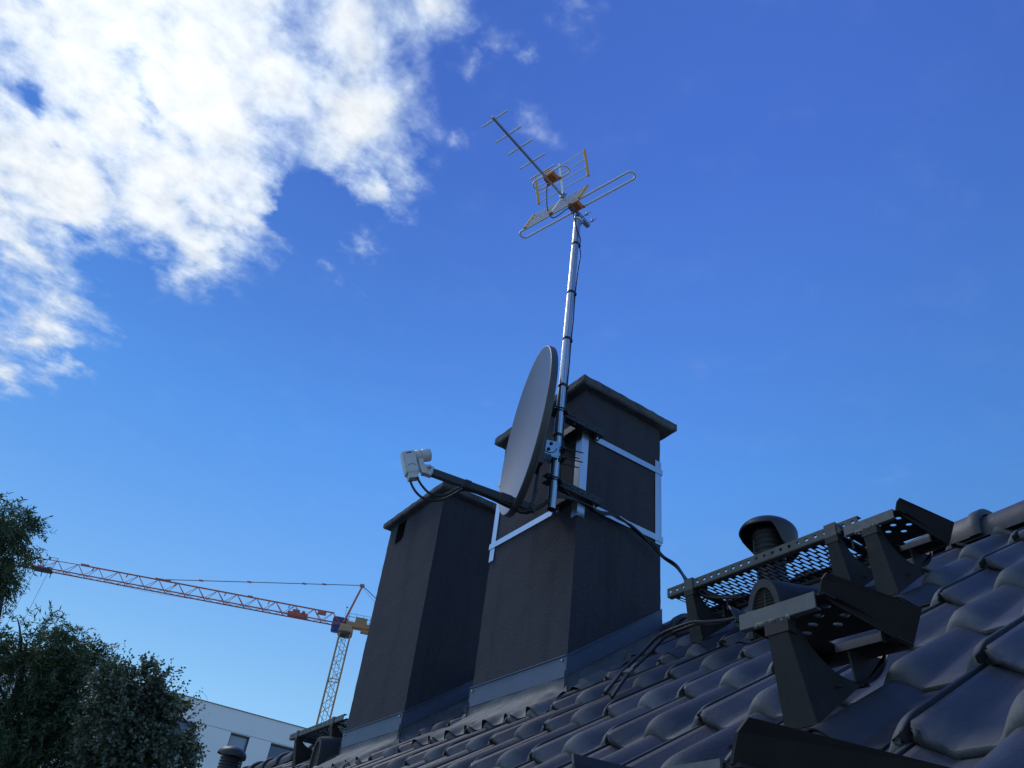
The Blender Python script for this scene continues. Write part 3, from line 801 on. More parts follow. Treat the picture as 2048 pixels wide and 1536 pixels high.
# feed arm from beneath the dish to the LNB
b = MB()
ax = (dp(.382, -.369) - dp(-.09, -.412)).normalized(); sd = DR; nu = sd.cross(ax)
b.bar(dp(-.11, -.412), dp(.382, -.369), .026, .036, up=DU, bev=.003)
b.bar(dp(.006, -.402), dp(.06, -.397), .030, .040, up=DU, bev=.002)
b.build('feed_arm', M['arm'], dish)
for n_ in (.20,):
    c = MB(); c.bar(dp(n_, -.3855), dp(n_ + .03, -.3825), .029, .039, up=DU); c.build('tape_band', M['black_tape'], dish)
b = MB()  # bracket on the dish back
b.box(dp(-.086, -.12, 0), (.018, .075, .055), (DN, DU, DR))
b.build('back_plate', M['dish_back'], dish)
Bn = Vector((DN.x, DN.y, 0)).normalized()
c0 = Vector((MX, MY, 2.035))
b = MB()
for sg in (-1, 1):
    b.prism([(-.004, -.044), (.03, -.044), (.034, -.034), (.076, -.032), (.090, .0), (.076, .040), (-.004, .046)], c0 + DR * (sg * .030), Bn, (0, 0, 1), DR, .003)
b.box(c0 + Bn * .0235, (.0015, .028, .042), (Bn, DR, UP))
o = b.build('pole_bracket', M['galv'], dish)
for sg in (-1, 1):
    for n_, z_ in ((.038, .026), (.048, -.008)):
        b = MB(); b.lathe([(.009, 0), (.009, .003), (.006, .003), (.006, .009)], c0 + DR * (sg * .0315) + Bn * n_ + UP * z_, DR * sg, 8); b.build('bracket_bolt', M['black_metal'], o)
    b = MB(); pts = [c0 + DR * (sg * .0322) + Bn * (.045 + .038 * math.cos(a)) + UP * (.014 + .040 * math.sin(a)) for a in [math.pi * (1.05 + .75 * i / 9) for i in range(10)]]
    b.tube(pts, .0022, 6); b.build('curved_slot', M['black_metal'], o)
for z in (.022, -.030):
    b = MB()
    for sg in (-1, 1):
        b.tube([c0 + DR * (sg * .027) + UP * z + Bn * .022, c0 + DR * (sg * .027) + UP * z - Bn * .125], .003, 8)
        b.lathe([(.007, 0), (.007, .006)], c0 + DR * (sg * .027) + UP * z - Bn * .045, Bn, 6)
    b.prism([(-.036, -.022), (.036, -.022), (.036, -.030), (.016, -.040), (-.016, -.040), (-.036, -.030)], c0 + UP * z, DR, Bn, UP, .014)
    b.build('pole_clamp', M['black_metal'], dish)
b = MB(); b.bar(dp(-.10, -.14), dp(-.095, -.33), .045, .006, up=DN); b.bar(dp(-.10, -.32), dp(-.085, -.42), .04, .012, up=DN); b.build('arm_holder', M['black_metal'], dish)
# LNB
HA = (dp(0, -.10) - dp(.45, -.30)).normalized()          # horn axis towards the dish
HD_ = (DR.cross(HA)).normalized()
if HD_.z > 0: HD_ = -HD_
hz = dp(.455, -.305)
b = MB()
b.lathe([(.023, -.045), (.023, .012), (.028, .014), (.0295, .020), (.0295, .044), (.027, .052), (.017, .056), (0.001, .057)], hz, HA, 32)
lnb = b.build('lnb_horn', M['lnb'], dish)
b = MB()
bc = hz - HA * .047 + HD_ * .026
prof = [(-.027, -.040), (-.024, -.046), (-.012, -.0505), (.012, -.0505), (.024, -.046), (.027, -.040), (.027, .058), (.023, .066), (-.023, .066), (-.027, .058)]
b.prism(prof, bc, DR, HD_, HA, .048)
b.prism([(p[0] * .86, p[1] * .93) for p in prof], bc - HA * .002, DR, HD_, HA, .059)
b.prism([(-.024, .05), (.024, .05), (.021, .086), (-.021, .086)], bc - HA * .001, DR, HD_, HA, .042)
body = b.build('lnb_body', M['lnb'], dish)
b = MB()
for i in range(9):
    f = i / 8
    e0 = -.030 + .0
    pass
sd_ = DR if DR.dot(-DC) > 0 else -DR
for (a0, u0, a1, u1, w) in ((-.015, -.033, .013, -.036, .0035), (-.014, -.0315, -.006, -.0325, .002), (.0, -.033, .010, -.034, .002), (-.010, -.036, .009, -.0375, .0015)):
    b.bar(bc + sd_ * .0275 + HA * a0 + HD_ * u0, bc + sd_ * .0275 + HA * a1 + HD_ * u1, .0006, w, up=HD_)
b.build('logo_print', M['lnb_dark'], body)
b = MB()
pts = [bc + sd_ * .0276 + HA * (-.018 + .036 * i / 12) + HD_ * (.028 - .006 * math.sin(math.pi * i / 12) ** 2) for i in range(13)]
b.tube(pts, .0010, 5)
b.build('cover_seam', M['lnb_dark'], body)
b = MB()
b.prism([(-.010, -.006), (.013, -.006), (.012, .050), (.038, .066), (.042, .100), (-.004, .092), (-.010, .066)], hz, HA, HD_, DR, .034)
b.lathe([(.0235, -.016), (.027, -.015), (.027, .011), (.0235, .012)], hz, HA, 28)
b.bar(dp(.378, -.3695), dp(.415, -.366), .034, .046, up=DU, bev=.003)
hold = b.build('lnb_holder', M['lnb'], dish)
b = MB(); b.lathe([(.009, 0), (.009, .004), (.005, .006)], dp(.400, -.357) + sd_ * .022, sd_, 10); b.build('holder_screw', M['bolt'], hold)
lp = bc + HD_ * .088
for k, (off, lab) in enumerate(((-.014, 'black dish lead looping lower and farther out from the pale feed head'), (.014, 'black dish lead looping inside the other one under the pale feed head'))):
    
    if k == 0: path = [(.482, -.395), (.470, -.412), (.454, -.446), (.422, -.480), (.383, -.497), (.328, -.490), (.293, -.468), (.261, -.436), (.231, -.408)]
    else: path = [(.458, -.380), (.448, -.398), (.431, -.431), (.404, -.459), (.371, -.479), (.325, -.479), (.295, -.460), (.262, -.430), (.231, -.404)]
    cable('coaxial_cable', [dp(a_, b_) + DR * off for a_, b_ in path] + [dp(.19, -.402) + DR * off * .8, dp(.10, -.412) + DR * off * .7, dp(.0, -.432) + DR * off * .7, dp(-.07, -.435) + DR * off, (1.745, 2.60, 1.735 + k * .008), (1.80, 2.57, 1.795 + k * .008), (1.90, 2.585, 1.835 + k * .006), (2.0, 2.582 + k * .012, 1.842), (2.05, 2.582 + k * .012, 1.832)], .0056, lab, None, 8)

# bundle from the bracket across the chimney face to the walkway, and back down to the roof
bund = [(2.03, 2.588, 1.838), (2.09, 2.596, 1.838), (2.15, 2.60, 1.862), (2.20, 2.605, 1.866), (2.26, 2.60, 1.855), (2.33, 2.60, 1.832), (2.42, 2.60, 1.795), (2.47, 2.585, 1.755), (2.47, 2.50, 1.68), (2.38, 2.36, 1.55), (2.25, 2.2, 1.42), (2.14, 2.08, 1.33), (2.06, 2.00, 1.305), (2.065, 1.96, 1.262), (2.085, 1.90, 1.225), (2.09, 1.80, 1.20)]
names = ('uppermost black lead of the sagging bundle from chimney to walkway', 'middle black lead of the sagging bundle from chimney to walkway', 'lowest black lead of the sagging bundle from chimney to walkway')
for k, (dx, dz) in enumerate(((-.004, .009), (.004, 0), (-.002, -.010))):
    pts = [Vector(p) + Vector((dx + random.gauss(0, .003), -.006 * k + random.gauss(0, .002), dz + random.gauss(0, .004))) for p in bund]
    cable('coaxial_cable', pts, .0052, names[k], 'black leads crossing from chimney to walkway')
b = MB(); b.bar((2.20, 2.592, 1.866), (2.262, 2.588, 1.852), .012, .005); o = b.build('cable_tie', M['bolt']); tag(o, 'shiny tie round the cable bundle on the chimney face', 'cable tie')
back = [(1.84, 1.42, .975), (1.805, 1.50, .963), (1.834, 1.604, .984), (1.918, 1.779, 1.043), (1.98, 1.90, 1.09), (2.0, 1.985, 1.105), (1.985, 2.075, 1.087), (1.878, 2.05, .985), (1.728, 1.967, .872), (1.645, 1.917, .800), (1.575, 1.88, .735)]
for k, dx in enumerate((-.008, .008)):
    pts = [Vector(p) + Vector((dx * .8, -dx * 1.2, .006 * (k == 0) + random.gauss(0, .002))) for p in back]
    cable('coaxial_cable', pts, .0058, ('outer black lead curving down from walkway leg and slipping under a tile', 'inner black lead curving down from walkway leg and slipping under a tile')[k], 'black leads curving back under the tiles')
b = MB(); b.bar((1.70, 1.948, .848), (1.735, 1.968, .874), .030, .016); o = b.build('cable_tie', M['steel_light']); tag(o, 'grey tie round the two leads slipping under the tile', 'cable tie')

# ------------------------------------------------------------------ ROOF STEPS AND WALKWAYS
Xv, Yv, Zv = Vector((1, 0, 0)), Vector((0, 1, 0)), Vector((0, 0, 1))
def oblong(cx, cy, lx, ly, n=8, teeth=0.):
    r = ly / 2; pts = []
    for i in range(n + 1):
        a = -math.pi / 2 + math.pi * i / n; pts.append((cx + lx / 2 - r + r * math.cos(a), cy + r * math.sin(a)))
    for i in range(n + 1):
        a = math.pi / 2 + math.pi * i / n; pts.append((cx - lx / 2 + r + r * math.cos(a), cy + r * math.sin(a)))
    return pts
def bracket(root, x0, z0, yc, mat=None):
    """support leg: folded face plate, two cheeks with a hollow curved back, cradle ring and pan on the tile; (x0,z0) front underside of what it carries"""
    mat = mat or M['steel_dark']
    b = MB()
    top = Vector((x0 - .004, yc, z0 - .022)); zr = roof_z(x0 + .030)
    bot = Vector((x0 + .030, yc, zr + .012))
    wt, wb = .0195, .030
    # face plate
    vs = []
    for off in (0, .004):
        vs += [top + Vector((off, wt, 0)), top + Vector((off, -wt, 0)), bot + Vector((off, -wb, 0)), bot + Vector((off, wb, 0))]
    b.add(vs, [(0, 1, 2, 3), (7, 6, 5, 4), (0, 4, 5, 1), (1, 5, 6, 2), (2, 6, 7, 3), (3, 7, 4, 0)])
    # cheeks
    cx, cz, rr = x0 + .142, z0 + .084, .150
    arc = []
    for i in range(15):
        a = math.radians(219 + (277 - 219) * i / 14)
        arc.append((cx + rr * math.cos(a), cz + rr * math.sin(a)))
    backx = arc[-1][0] + .012
    poly = [(top.x + .001, top.z), (bot.x + .001, bot.z), (backx + .02, roof_z(backx + .02) + .012), (backx, arc[-1][1])] + list(reversed(arc))
    for sg in (-1, 1):
        k = len(poly)
        vs = []
        for t in (-.0016, .0016):
            for x, z in poly:
                f = (z - bot.z) / (top.z - bot.z); w = wb + (wt - wb) * min(max(f, 0), 1)
                vs.append((x, yc + sg * (w - .002) + t, z))
        b.add(vs, [tuple(range(k)), tuple(reversed(range(k, 2 * k)))] + [(i, (i + 1) % k, k + (i + 1) % k, k + i) for i in range(k)])
    # small foot gusset seen inside the leg
    b.box((backx + .012, yc, (arc[-1][1] + roof_z(backx + .012) + .012) / 2), (.0016, wb - .004, max(.004, (arc[-1][1] - roof_z(backx + .012) - .012) / 2)))
    leg = b.build('leg', mat, root)
    for dx, dz in ((.098, .040),):
        q = MB(); q.lathe([(.0045, 0), (.0045, .003), (.003, .0035)], (x0 + dx, yc - wb + .001, roof_z(x0 + dx) + dz), (0, -1, 0), 6); q.build('leg_bolt', M['steel_dark'], leg)
    # cradle ring
    b = MB(); rows = []
    for i in range(25):
        a = math.radians(212 + (338 - 212) * i / 24); rows.append([(cx + (rr - .006) * math.cos(a), yc + w, cz + (rr - .006) * math.sin(a)) for w in (-.017, .017)])
    b.sheet(rows, smooth=True, t=.004, nrm=(0, 0, 1))
    # sector plate at the back, hanging from the rear of the step
    sec = [(cx + (rr - .006) * math.cos(math.radians(a)), cz + (rr - .006) * math.sin(math.radians(a))) for a in range(282, 337, 6)]
    sec = [(cx + .022, z0 - .006)] + sec + [(cx + .128, z0 + .01)]
    b.prism(sec, (0, yc - .010, 0), Xv, Zv, Yv, .003)
    b.build('cradle', M['black_metal'], root)
    # cap under the carried piece
    b = MB(); b.box((x0 + .004, yc, z0 - .012), (.010, wt + .004, .012)); b.build('leg_head', mat, root)
    # metal pan lying on the tile under the leg
    b = MB(); rows = []
    sA = (x0 + .012) / CT; k_ = math.floor((sA - S_NOSE0) / GAUGE); sB = S_NOSE0 + GAUGE * (k_ + 1) - .001
    if sB - sA < .12: sA = S_NOSE0 + GAUGE * k_ + .05
    for i in range(7):
        s = sA + (sB - sA) * i / 6; row = []
        for j in range(61):
            yy = yc + .13 - .26 * j / 60
            row.append(sl(s, yy, tile_height(s, yy) + .004 + (.0015 if i == 0 else 0)))
        rows.append(row)
    b.sheet(rows, smooth=True, t=.0025, nrm=NN)
    b.build('base_pan', M['tile'], root)

def roof_step(x0, y0, z0, label):
    """x0,z0: front top edge; y0: middle"""
    root = empty('roof_step', (x0 + .1, y0, roof_z(x0 + .1)), label, 'roof step', 'steps climbing the roof tiles')
    b = MB(); t = .003
    dx0, dx1, hw = .0, .225, .092
    zt = z0 - .0025
    # perforated plate built of cells
    rows = [.030, .054, .078, .102, .126]
    def solid(xa, xb, ya, yb): b.box((x0 + (xa + xb) / 2, y0 + (ya + yb) / 2, zt), ((xb - xa) / 2, (yb - ya) / 2, t / 2))
    solid(0, rows[0], -hw, hw); 
    for i in range(4):
        xa, xb = rows[i], rows[i + 1]
        cs = (-.063, 0, .063) if i % 2 == 0 else (-.0315, .0315)
        edges = [-hw] + [(cs[k] + cs[k + 1]) / 2 for k in range(len(cs) - 1)] + [hw]
        for k, c in enumerate(cs):
            b.holed((x0 + xa, x0 + xb, y0 + edges[k], y0 + edges[k + 1]), circ(x0 + (xa + xb) / 2, y0 + c, .0085, .0085, 16, .1), (0, 0, zt), Xv, Yv, Zv, t)
    solid(.126, .166, -hw, hw); solid(.166, .186, -hw, -.070); solid(.166, .186, .030, hw); solid(.186, dx1, -hw, hw)
    plate = b.build('tread', M['steel_dark'], root)
    # slot flanges (bent down sheet edges of the cut-out)
    b = MB(); b.box((x0 + .1855, y0 - .02, zt - .008), (.0014, .048, .0075)); b.box((x0 + .184, y0 - .066, zt - .006), (.006, .0014, .012))
    b.build('slot_flange', M['steel_light'], plate)  # flange paler than the tread, sky reflection carried in its colour
    # front lip
    b = MB(); b.box((x0 - .0025, y0, z0 - .012), (.0015, .077, .012)); b.box((x0 + .006, y0, z0 + .0012), (.010, .077, .0012)); b.box((x0 + .003, y0, z0 - .0235), (.006, .077, .0012))
    lipo = b.build('front_lip', M['steel_light'], root)  # lighter grey puts the sky reflection into the lip colour
    # putty bead under the lip
    b = MB(); pts = []
    for i in range(22):
        pts.append((x0 - .002 + random.gauss(0, .0014), y0 + .045 - .07 * i / 21, z0 - .026 + random.gauss(0, .0012)))
    b.tube(pts, [.003 + .0025 * random.random() for _ in pts], 8); b.build('weld_bead', M['weld'], lipo)
    # side wings, flaring out and up
    for sg in (-1, 1):
        b = MB(); sec = [(-.002, 0), (-.004, .020), (.0, .030), (.235, .044), (.236, .006), (.232, -.020), (.03, -.008)]
        inn = []; 
        for q in (0, 1):
            for x, z in sec:
                fl = max(0, z) / .04
                yy = y0 + sg * (hw - .008 + .024 * fl * fl * .6 + .018 * fl * .6 + q * t)
                inn.append((x0 + x, yy, z0 + z - .002))
        k = len(sec)
        b.add(inn, [tuple(range(k)), tuple(reversed(range(k, 2 * k)))] + [(i, (i + 1) % k, k + (i + 1) % k, k + i) for i in range(k)])
        b.box((x0 + .21, y0 + sg * (hw - .012), zt - .014), (.022, .010, .0015))
        b.build('side_wing', M['steel_dark'], root)
    b = MB(); b.box((x0 + dx1, y0, zt - .010), (.0016, hw - .004, .0125)); b.build('rear_lip', M['steel_dark'], root)
    bracket(root, x0, z0 - .024, y0)
    return root
roof_step(1.028, .806, .552, 'middle roof step between the walkway and the nearest step, its face showing a grey lip')
roof_step(1.829, 1.098, 1.142, 'topmost roof step, right beside the end of the longer walkway')
roof_step(.467, .503, .148, 'nearest roof step, cut off by the bottom edge of the photo')

def walkway(y0, y1, legs, label, x0=2.038, z0=1.298):
    ln = y1 - y0; root = empty('roof_walkway', (x0 + .1, (y0 + y1) / 2, roof_z(x0 + .1)), label, 'walkway', 'metal walkways bolted to the roof')
    b = MB(); ph = .0345; n = int(ln / ph); ph = ln / n; zc = z0 - .0165; hh = .0165
    for i in range(n):
        ya = y0 + i * ph
        b.holed((ya, ya + ph, zc - hh, zc + hh), circ(ya + ph / 2, zc + .001, .0062, .0062, 14, .1), (x0, 0, 0), Yv, Zv, Xv, .003)
    b.box((x0 + .010, (y0 + y1) / 2, z0), (.010, ln / 2, .0014)); b.box((x0 + .012, (y0 + y1) / 2, z0 - .034), (.011, ln / 2, .0014))
    b.build('front_rail', M['steel_rail'], root)
    b = MB(); D0, D1 = .022, .235; zp = z0 - .022; pw = .01725; m = int(ln / pw); pw = ln / m; px = (D1 - D0) / 3.5
    def cell(xa, xb, ya, yb, hole):
        if hole: b.holed((x0 + xa, x0 + xb, ya, yb), oblong(x0 + (xa + xb) / 2, (ya + yb) / 2, (xb - xa) * .88, pw * .80, 6), (0, 0, zp), Xv, Yv, Zv, .003)
        else: b.box((x0 + (xa + xb) / 2, (ya + yb) / 2, zp), ((xb - xa) / 2, (yb - ya) / 2, .0015))
    for j in range(m):
        ya = y0 + j * pw; yb = ya + pw
        if j % 2 == 0:
            for q in range(3): cell(D0 + q * px, D0 + (q + 1) * px, ya, yb, True)
            cell(D0 + 3 * px, D1, ya, yb, False)
        else:
            cell(D0, D0 + .5 * px, ya, yb, False)
            for q in range(3): cell(D0 + (q + .5) * px, D0 + (q + 1.5) * px, ya, yb, True)
    g = b.build('grating', M['steel_dark'], root)
    b = MB(); b.box((x0 + D1 + .012, (y0 + y1) / 2, z0 - .018), (.0015, ln / 2, .018)); b.box((x0 + D1 + .004, (y0 + y1) / 2, z0 - .001), (.009, ln / 2, .0014)); b.build('rear_rail', M['steel_dark'], root)
    for yl in legs:
        c = MB(); c.box((x0 - .004, yl, z0 - .017), (.0025, .021, .022)); c.box((x0 + .010, yl, z0 + .0045), (.016, .021, .002)); c.build('rail_clip', M['steel_rail'], root)
        bracket(root, x0, z0 - .036, yl)
        for dx in (.06, .17):
            c = MB(); c.tube([(x0 + dx, yl - .03, zp - .045), (x0 + dx, yl - .03, zp + .012)], .0035, 8); c.lathe([(.008, 0), (.008, .006)], (x0 + dx, yl - .03, zp - .012), Zv, 6)
            c.build('bolt', M['steel_light'], root)
        c = MB(); c.bar((x0 + .03, yl, zp - .006), (x0 + .24, yl, zp - .006), .03, .006); c.build('cross_bar', M['steel_dark'], root)
    return root
M['steel_rail'] = surf('grey_green_coated_rail', (.085, .088, .083), (.065, .068, .066), rough=.5, rough2=.65, scale=24, dirt=((.15, .15, .14), 40., .4))
walkway(1.258, 2.101, (1.985, 1.357), 'perforated dark metal walkway right of the nearer chimney, with cables passing under it')
walkway(5.055, 5.985, (5.835, 5.225), 'small far metal walkway at the foot of the farther chimney')

# ------------------------------------------------------------------ ROOF VENTS
def hood_vent(yc, label, x0=1.942):
    root = empty('vent_tile', (x0 + .1, yc, roof_z(x0 + .1)), label, 'roof vent', 'hooded vent tiles on the roof')
    b = MB(); w, h = .063, .178; zf = roof_z(x0) - .012
    def arch(x, z, sc, zs):
        pts = []
        for i in range(21):
            a = math.pi * i / 20
            yy = w * sc * math.cos(a); hh = h * zs * (abs(math.sin(a)) ** .62)
            pts.append((x, yc + yy, z + hh))
        return pts
    L = .34
    rows = []
    for i in range(9):
        f = i / 8
        x = x0 + .004 + L * f; z = zf + f * L * TT * .98
        rows.append([(p[0], yc + (p[1] - yc) * (1 + .6 * f), p[2]) for p in arch(x, z, 1.04, 1.02 * (1 - f ** 1.1) + .02)])
    b.sheet(rows, smooth=True); b.build('hood', M['vent'], root)
    b = MB(); o_ = arch(x0, zf, 1.06, 1.04); i_ = arch(x0, zf, .80, .88); o2 = arch(x0 + .02, zf, 1.06, 1.04); i2 = arch(x0 + .025, zf, .80, .88)
    b.sheet([i2, i_, o_, o2], smooth=False); b.build('hood_rim', M['vent_rim'], root)
    b = MB(); poly = arch(x0 + .03, zf, .86, .9); b.add(poly, [tuple(range(len(poly)))]); b.build('hollow', M['dark'], root)
    b = MB(); k = 14
    for i in range(k):
        z = zf + .012 + h * .86 * i / k; f = (z - zf) / (h * .88); hw = w * .80 * math.sqrt(max(0, 1 - min(1, f) ** 3.0))
        if hw > .008: b.box((x0 + .014, yc, z), (.006, hw, .0022), (Vector((.8, 0, -.6)), Yv, Vector((.6, 0, .8))))
    b.box((x0 + .012, yc, zf + h * .42), (.002, .0025, h * .42)); b.build('louvres', M['louvre'], root)
    b = MB(); rows = []
    for i in range(8):
        s = (x0 - .02) / CT + .36 * i / 7
        rows.append([sl(s, yc + .14 - .28 * j / 30, max(tile_height(s, yc + .14 - .28 * j / 30), N0 + .012) + .004) for j in range(31)])
    b.sheet(rows, smooth=True, t=.002, nrm=NN); b.build('base_pan', M['vent'], root)
hood_vent(1.573, 'arched louvred vent tile under the walkway right of the nearer chimney')
hood_vent(5.19, 'arched louvred vent tile under the far walkway by the farther chimney', 1.96)

def cowl(x, y, ztop, turn, taper, label, deep=.094, rp=.060):
    zr = roof_z(x); root = empty('vent_pipe', (x, y, zr), label, 'roof vent', 'capped vent pipes on the roof')
    b = MB(); prof = [(rp, zr - .06)]
    zb = ztop - .185
    prof += [(rp, zb)]
    for i in range(5):
        z = zb + .010 + i * .024; prof += [(rp - .006, z - .005), (rp + .006, z), (rp + .006, z + .008), (rp - .006, z + .013)]
    prof += [(.058, ztop - .06), (.05, ztop - .05)]
    b.lathe(prof, (x, y, 0), n=36, cap=False); b.build('pipe', M['vent'], root)
    b = MB(); n = 72; rows = []
    rc = .122; DH = .072
    def sst(v, a_, b_): v = max(0, min(1, (v - a_) / (b_ - a_))); return v * v * (3 - 2 * v)
    K = 22
    cols = []
    for j in range(n + 1):
        a = 2 * math.pi * j / n; c = .5 + .5 * math.cos(a - turn)
        drop = .066 + deep * sst(c, .22, .46); tp = .06 + taper * sst(.5 + .5 * math.cos(a - R(100)), .70, .95)
        col = []
        for q in range(K):
            f = q / (K - 1); dz = drop * f
            if dz < DH: g = math.sqrt(max(0, 1 - (1 - dz / DH) ** 2)); rad = rc * g
            else:
                h_ = (dz - DH) / .09; rad = rc * (1 - tp * h_ ** 1.1)
            col.append((x + rad * math.cos(a), y + rad * math.sin(a), ztop - dz))
        cols.append(col)
    rows = [[cols[j][q] for j in range(n + 1)] for q in range(K)]
    inner = [[(x + (p[0] - x) * .95, y + (p[1] - y) * .95, p[2] - (.002 if q == K - 1 else .006)) for p in rows[q]] for q in range(K - 1, 1, -2)]
    b.sheet([list(reversed(r)) for r in rows + inner], smooth=True)
    b.build('cap', M['vent'], root)
    b = MB(); rows = []
    for i in range(6):
        f = i / 5; r_ = .066 + .075 * (1 - f) ** 2
        rows.append([sl((x + r_ * math.cos(2 * math.pi * j / 36)) / CT, y + r_ * math.sin(2 * math.pi * j / 36), .002 + .05 * f) for j in range(37)])
    b.sheet(rows, smooth=True); b.build('collar', M['vent'], root)
cowl(2.51, 1.975, 1.738, R(-12), .42, 'round black vent cowl rising behind the walkway by the ridge')
cowl(2.02, 7.25, 1.375, R(-50), .0, 'far dark vent cowl in front of the pale building window', .022, .080)

# ------------------------------------------------------------------ PALE BUILDING
YB = 32.
bld = empty('apartment_building', (12., YB, GROUND), 'pale plain modern building with flat roof and tall windows behind the roof', 'building')
b = MB(); zt = 7.295
x_l, x_r = -1.5, 30.
wins = [(5.9, 7.345), (8.645, 9.385), (10.245, 11.9), (13.2, 13.95), (15.0, 16.6)]
wz1 = 6.51; wz0 = 4.3
# facade as strips around the openings
b.box(((x_l + x_r) / 2, YB + .15, (6.545 + zt) / 2), ((x_r - x_l) / 2, .15, (zt - 6.545) / 2))
xs = x_l
for wa, wb in wins + [(x_r, x_r)]:
    b.box(((xs + wa) / 2, YB + .153, (wz0 + 6.53) / 2), ((wa - xs) / 2, .15, (6.53 - wz0) / 2)); xs = wb
for wa, wb in wins: b.box(((wa + wb) / 2, YB + .154, (wz1 + 6.53) / 2), ((wb - wa) / 2, .15, (6.53 - wz1) / 2))
b.box(((x_l + x_r) / 2, YB + .155, (wz0 + GROUND) / 2), ((x_r - x_l) / 2, .15, (wz0 - GROUND) / 2))
b.box(((x_l + x_r) / 2, YB + 6.3, (GROUND + zt) / 2 - .1), ((x_r - x_l) / 2, 5.9, (zt - GROUND) / 2 - .1))
b.build('wall', M['facade'], bld)
b = MB(); b.box(((x_l + x_r) / 2, YB + .2, zt + .012), ((x_r - x_l) / 2 + .03, .24, .012)); b.build('parapet_cap', M['steel_light'], bld)
for i, (wa, wb) in enumerate(wins):
    b = MB(); t = .05; yb = YB + .10
    b.box(((wa + wb) / 2, yb, wz1 - .03), ((wb - wa) / 2 - .002, .08, .03)); b.box((wb - .022, yb, (wz0 + wz1) / 2), (.02, .08, (wz1 - wz0) / 2)); b.box((wa + .012, yb, (wz0 + wz1) / 2), (.01, .08, (wz1 - wz0) / 2))
    w = b.build('window', M['frame_dark'], bld)
    b = MB(); b.box(((wa + wb) / 2, YB + .12, (wz0 + wz1) / 2), ((wb - wa) / 2 - .03, .01, (wz1 - wz0) / 2 - .05)); b.build('pane', M['glass_pale'] if i == 1 else M['glass_blue'], w)
b = MB(); b.tube(spline([(7.42, YB + .1, 7.30), (7.425, YB + .1, 7.40), (7.38, YB + .1, 7.47), (7.25, YB + .1, 7.56), (7.09, YB + .1, 7.62)], 6), .005, 5); b.build('lightning_wire', M['rope'], bld)

# ------------------------------------------------------------------ TOWER CRANE
CM = Vector((37.11, 98.22, 35.0))
JD = Vector((-.9245, .3811, 0)).normalized(); JS = Vector((-JD.y, JD.x, 0))
crane = empty('tower_crane', (CM.x, CM.y, GROUND), 'red and ochre tower crane with long lattice jib rising behind the chimneys', 'crane')
def cj(s, z, w=0.): return CM + JD * s + JS * w + UP * z
b = MB(); hm = .70; r0 = .085
zb = GROUND - CM.z
for sx in (-1, 1):
    for sy in (-1, 1): b.bar(cj(sx * hm, zb, sy * hm), cj(sx * hm, -.4, sy * hm), .15, .15)
z = -.5; k = 0; st = 1.45
while z > zb + st:
    for q, (a, c) in enumerate((((-1, -1), (1, -1)), ((1, -1), (1, 1)), ((1, 1), (-1, 1)), ((-1, 1), (-1, -1)))):
        p, t = (a, c) if (k + q) % 2 else (c, a)
        b.tube([cj(p[0] * hm, z, p[1] * hm), cj(t[0] * hm, z - st, t[1] * hm)], .04, 5)
        if k % 4 == 0: b.tube([cj(a[0] * hm, z, a[1] * hm), cj(c[0] * hm, z, c[1] * hm)], .06, 5)
    z -= st; k += 1
b.build('tower', M['crane_yellow'], crane)
b = MB(); b.tube([cj(-.25, zb, -.2), cj(-.25, -.5, -.2)], .03, 4); b.tube([cj(.25, zb, -.2), cj(.25, -.5, -.2)], .03, 4)
z = -.6
while z > -22: b.tube([cj(-.25, z, -.2), cj(.25, z, -.2)], .02, 4); z -= .45
b.build('ladder', M['rope'], crane)
b = MB(); b.box(cj(0, .1), (.95, .8, .28), (JD, JS, UP), bev=.15); b.box(cj(.05, .55), (.8, .7, .3), (JD, JS, UP), bev=.1); b.build('slewing_ring', M['crane_tan'], crane)
b = MB(); b.lathe([(.95, -.55), (.95, -.25)], CM, n=16); b.build('turntable', M['crane_dark'], crane)
b = MB(); b.box(cj(-4.8, 1.0), (5.0, .55, .32), (JD, JS, UP)); b.box(cj(-5.5, .45), (3.6, .4, .2), (JD, JS, UP)); b.build('counter_jib', M['crane_yellow'], crane)
b = MB(); b.box(cj(-1.72, 1.75, -.35), (.75, .4, .48), (JD, JS, UP)); b.build('control_cabinet', M['crane_tan'], crane)
b = MB(); b.box(cj(-2.0, 1.16, -.556), (.48, .01, .09), (JD, JS, UP)); b.build('sign_plate', M['white_sign'], crane)
b = MB()
for w in (-.55, .55):
    for s in np.arange(.0, -9.6, -.95): b.tube([cj(s, 1.3, w), cj(s, 2.35, w)], .025, 4)
    b.tube([cj(.2, 2.35, w), cj(-9.6, 2.35, w)], .025, 4); b.tube([cj(.2, 1.85, w), cj(-9.6, 1.85, w)], .02, 4)
b.build('handrail', M['rope'], crane)
b = MB(); b.box(cj(1.05, 1.05, -.95), (.95, .5, 1.0), (JD, JS, UP), bev=.12); cab = b.build('cab', M['crane_blue'], crane)
b = MB(); b.box(cj(1.55, 1.05, -1.44), (.35, .02, .3), (JD, JS, UP)); b.box(cj(2.01, 1.2, -.95), (.02, .4, .55), (JD, JS, UP)); b.build('cab_window', M['glass_blue'], cab)
b = MB(); b.box(cj(-8.6, .2), (1.3, .5, 1.6), (JD, JS, UP)); b.build('counterweight', M['facade'], crane)
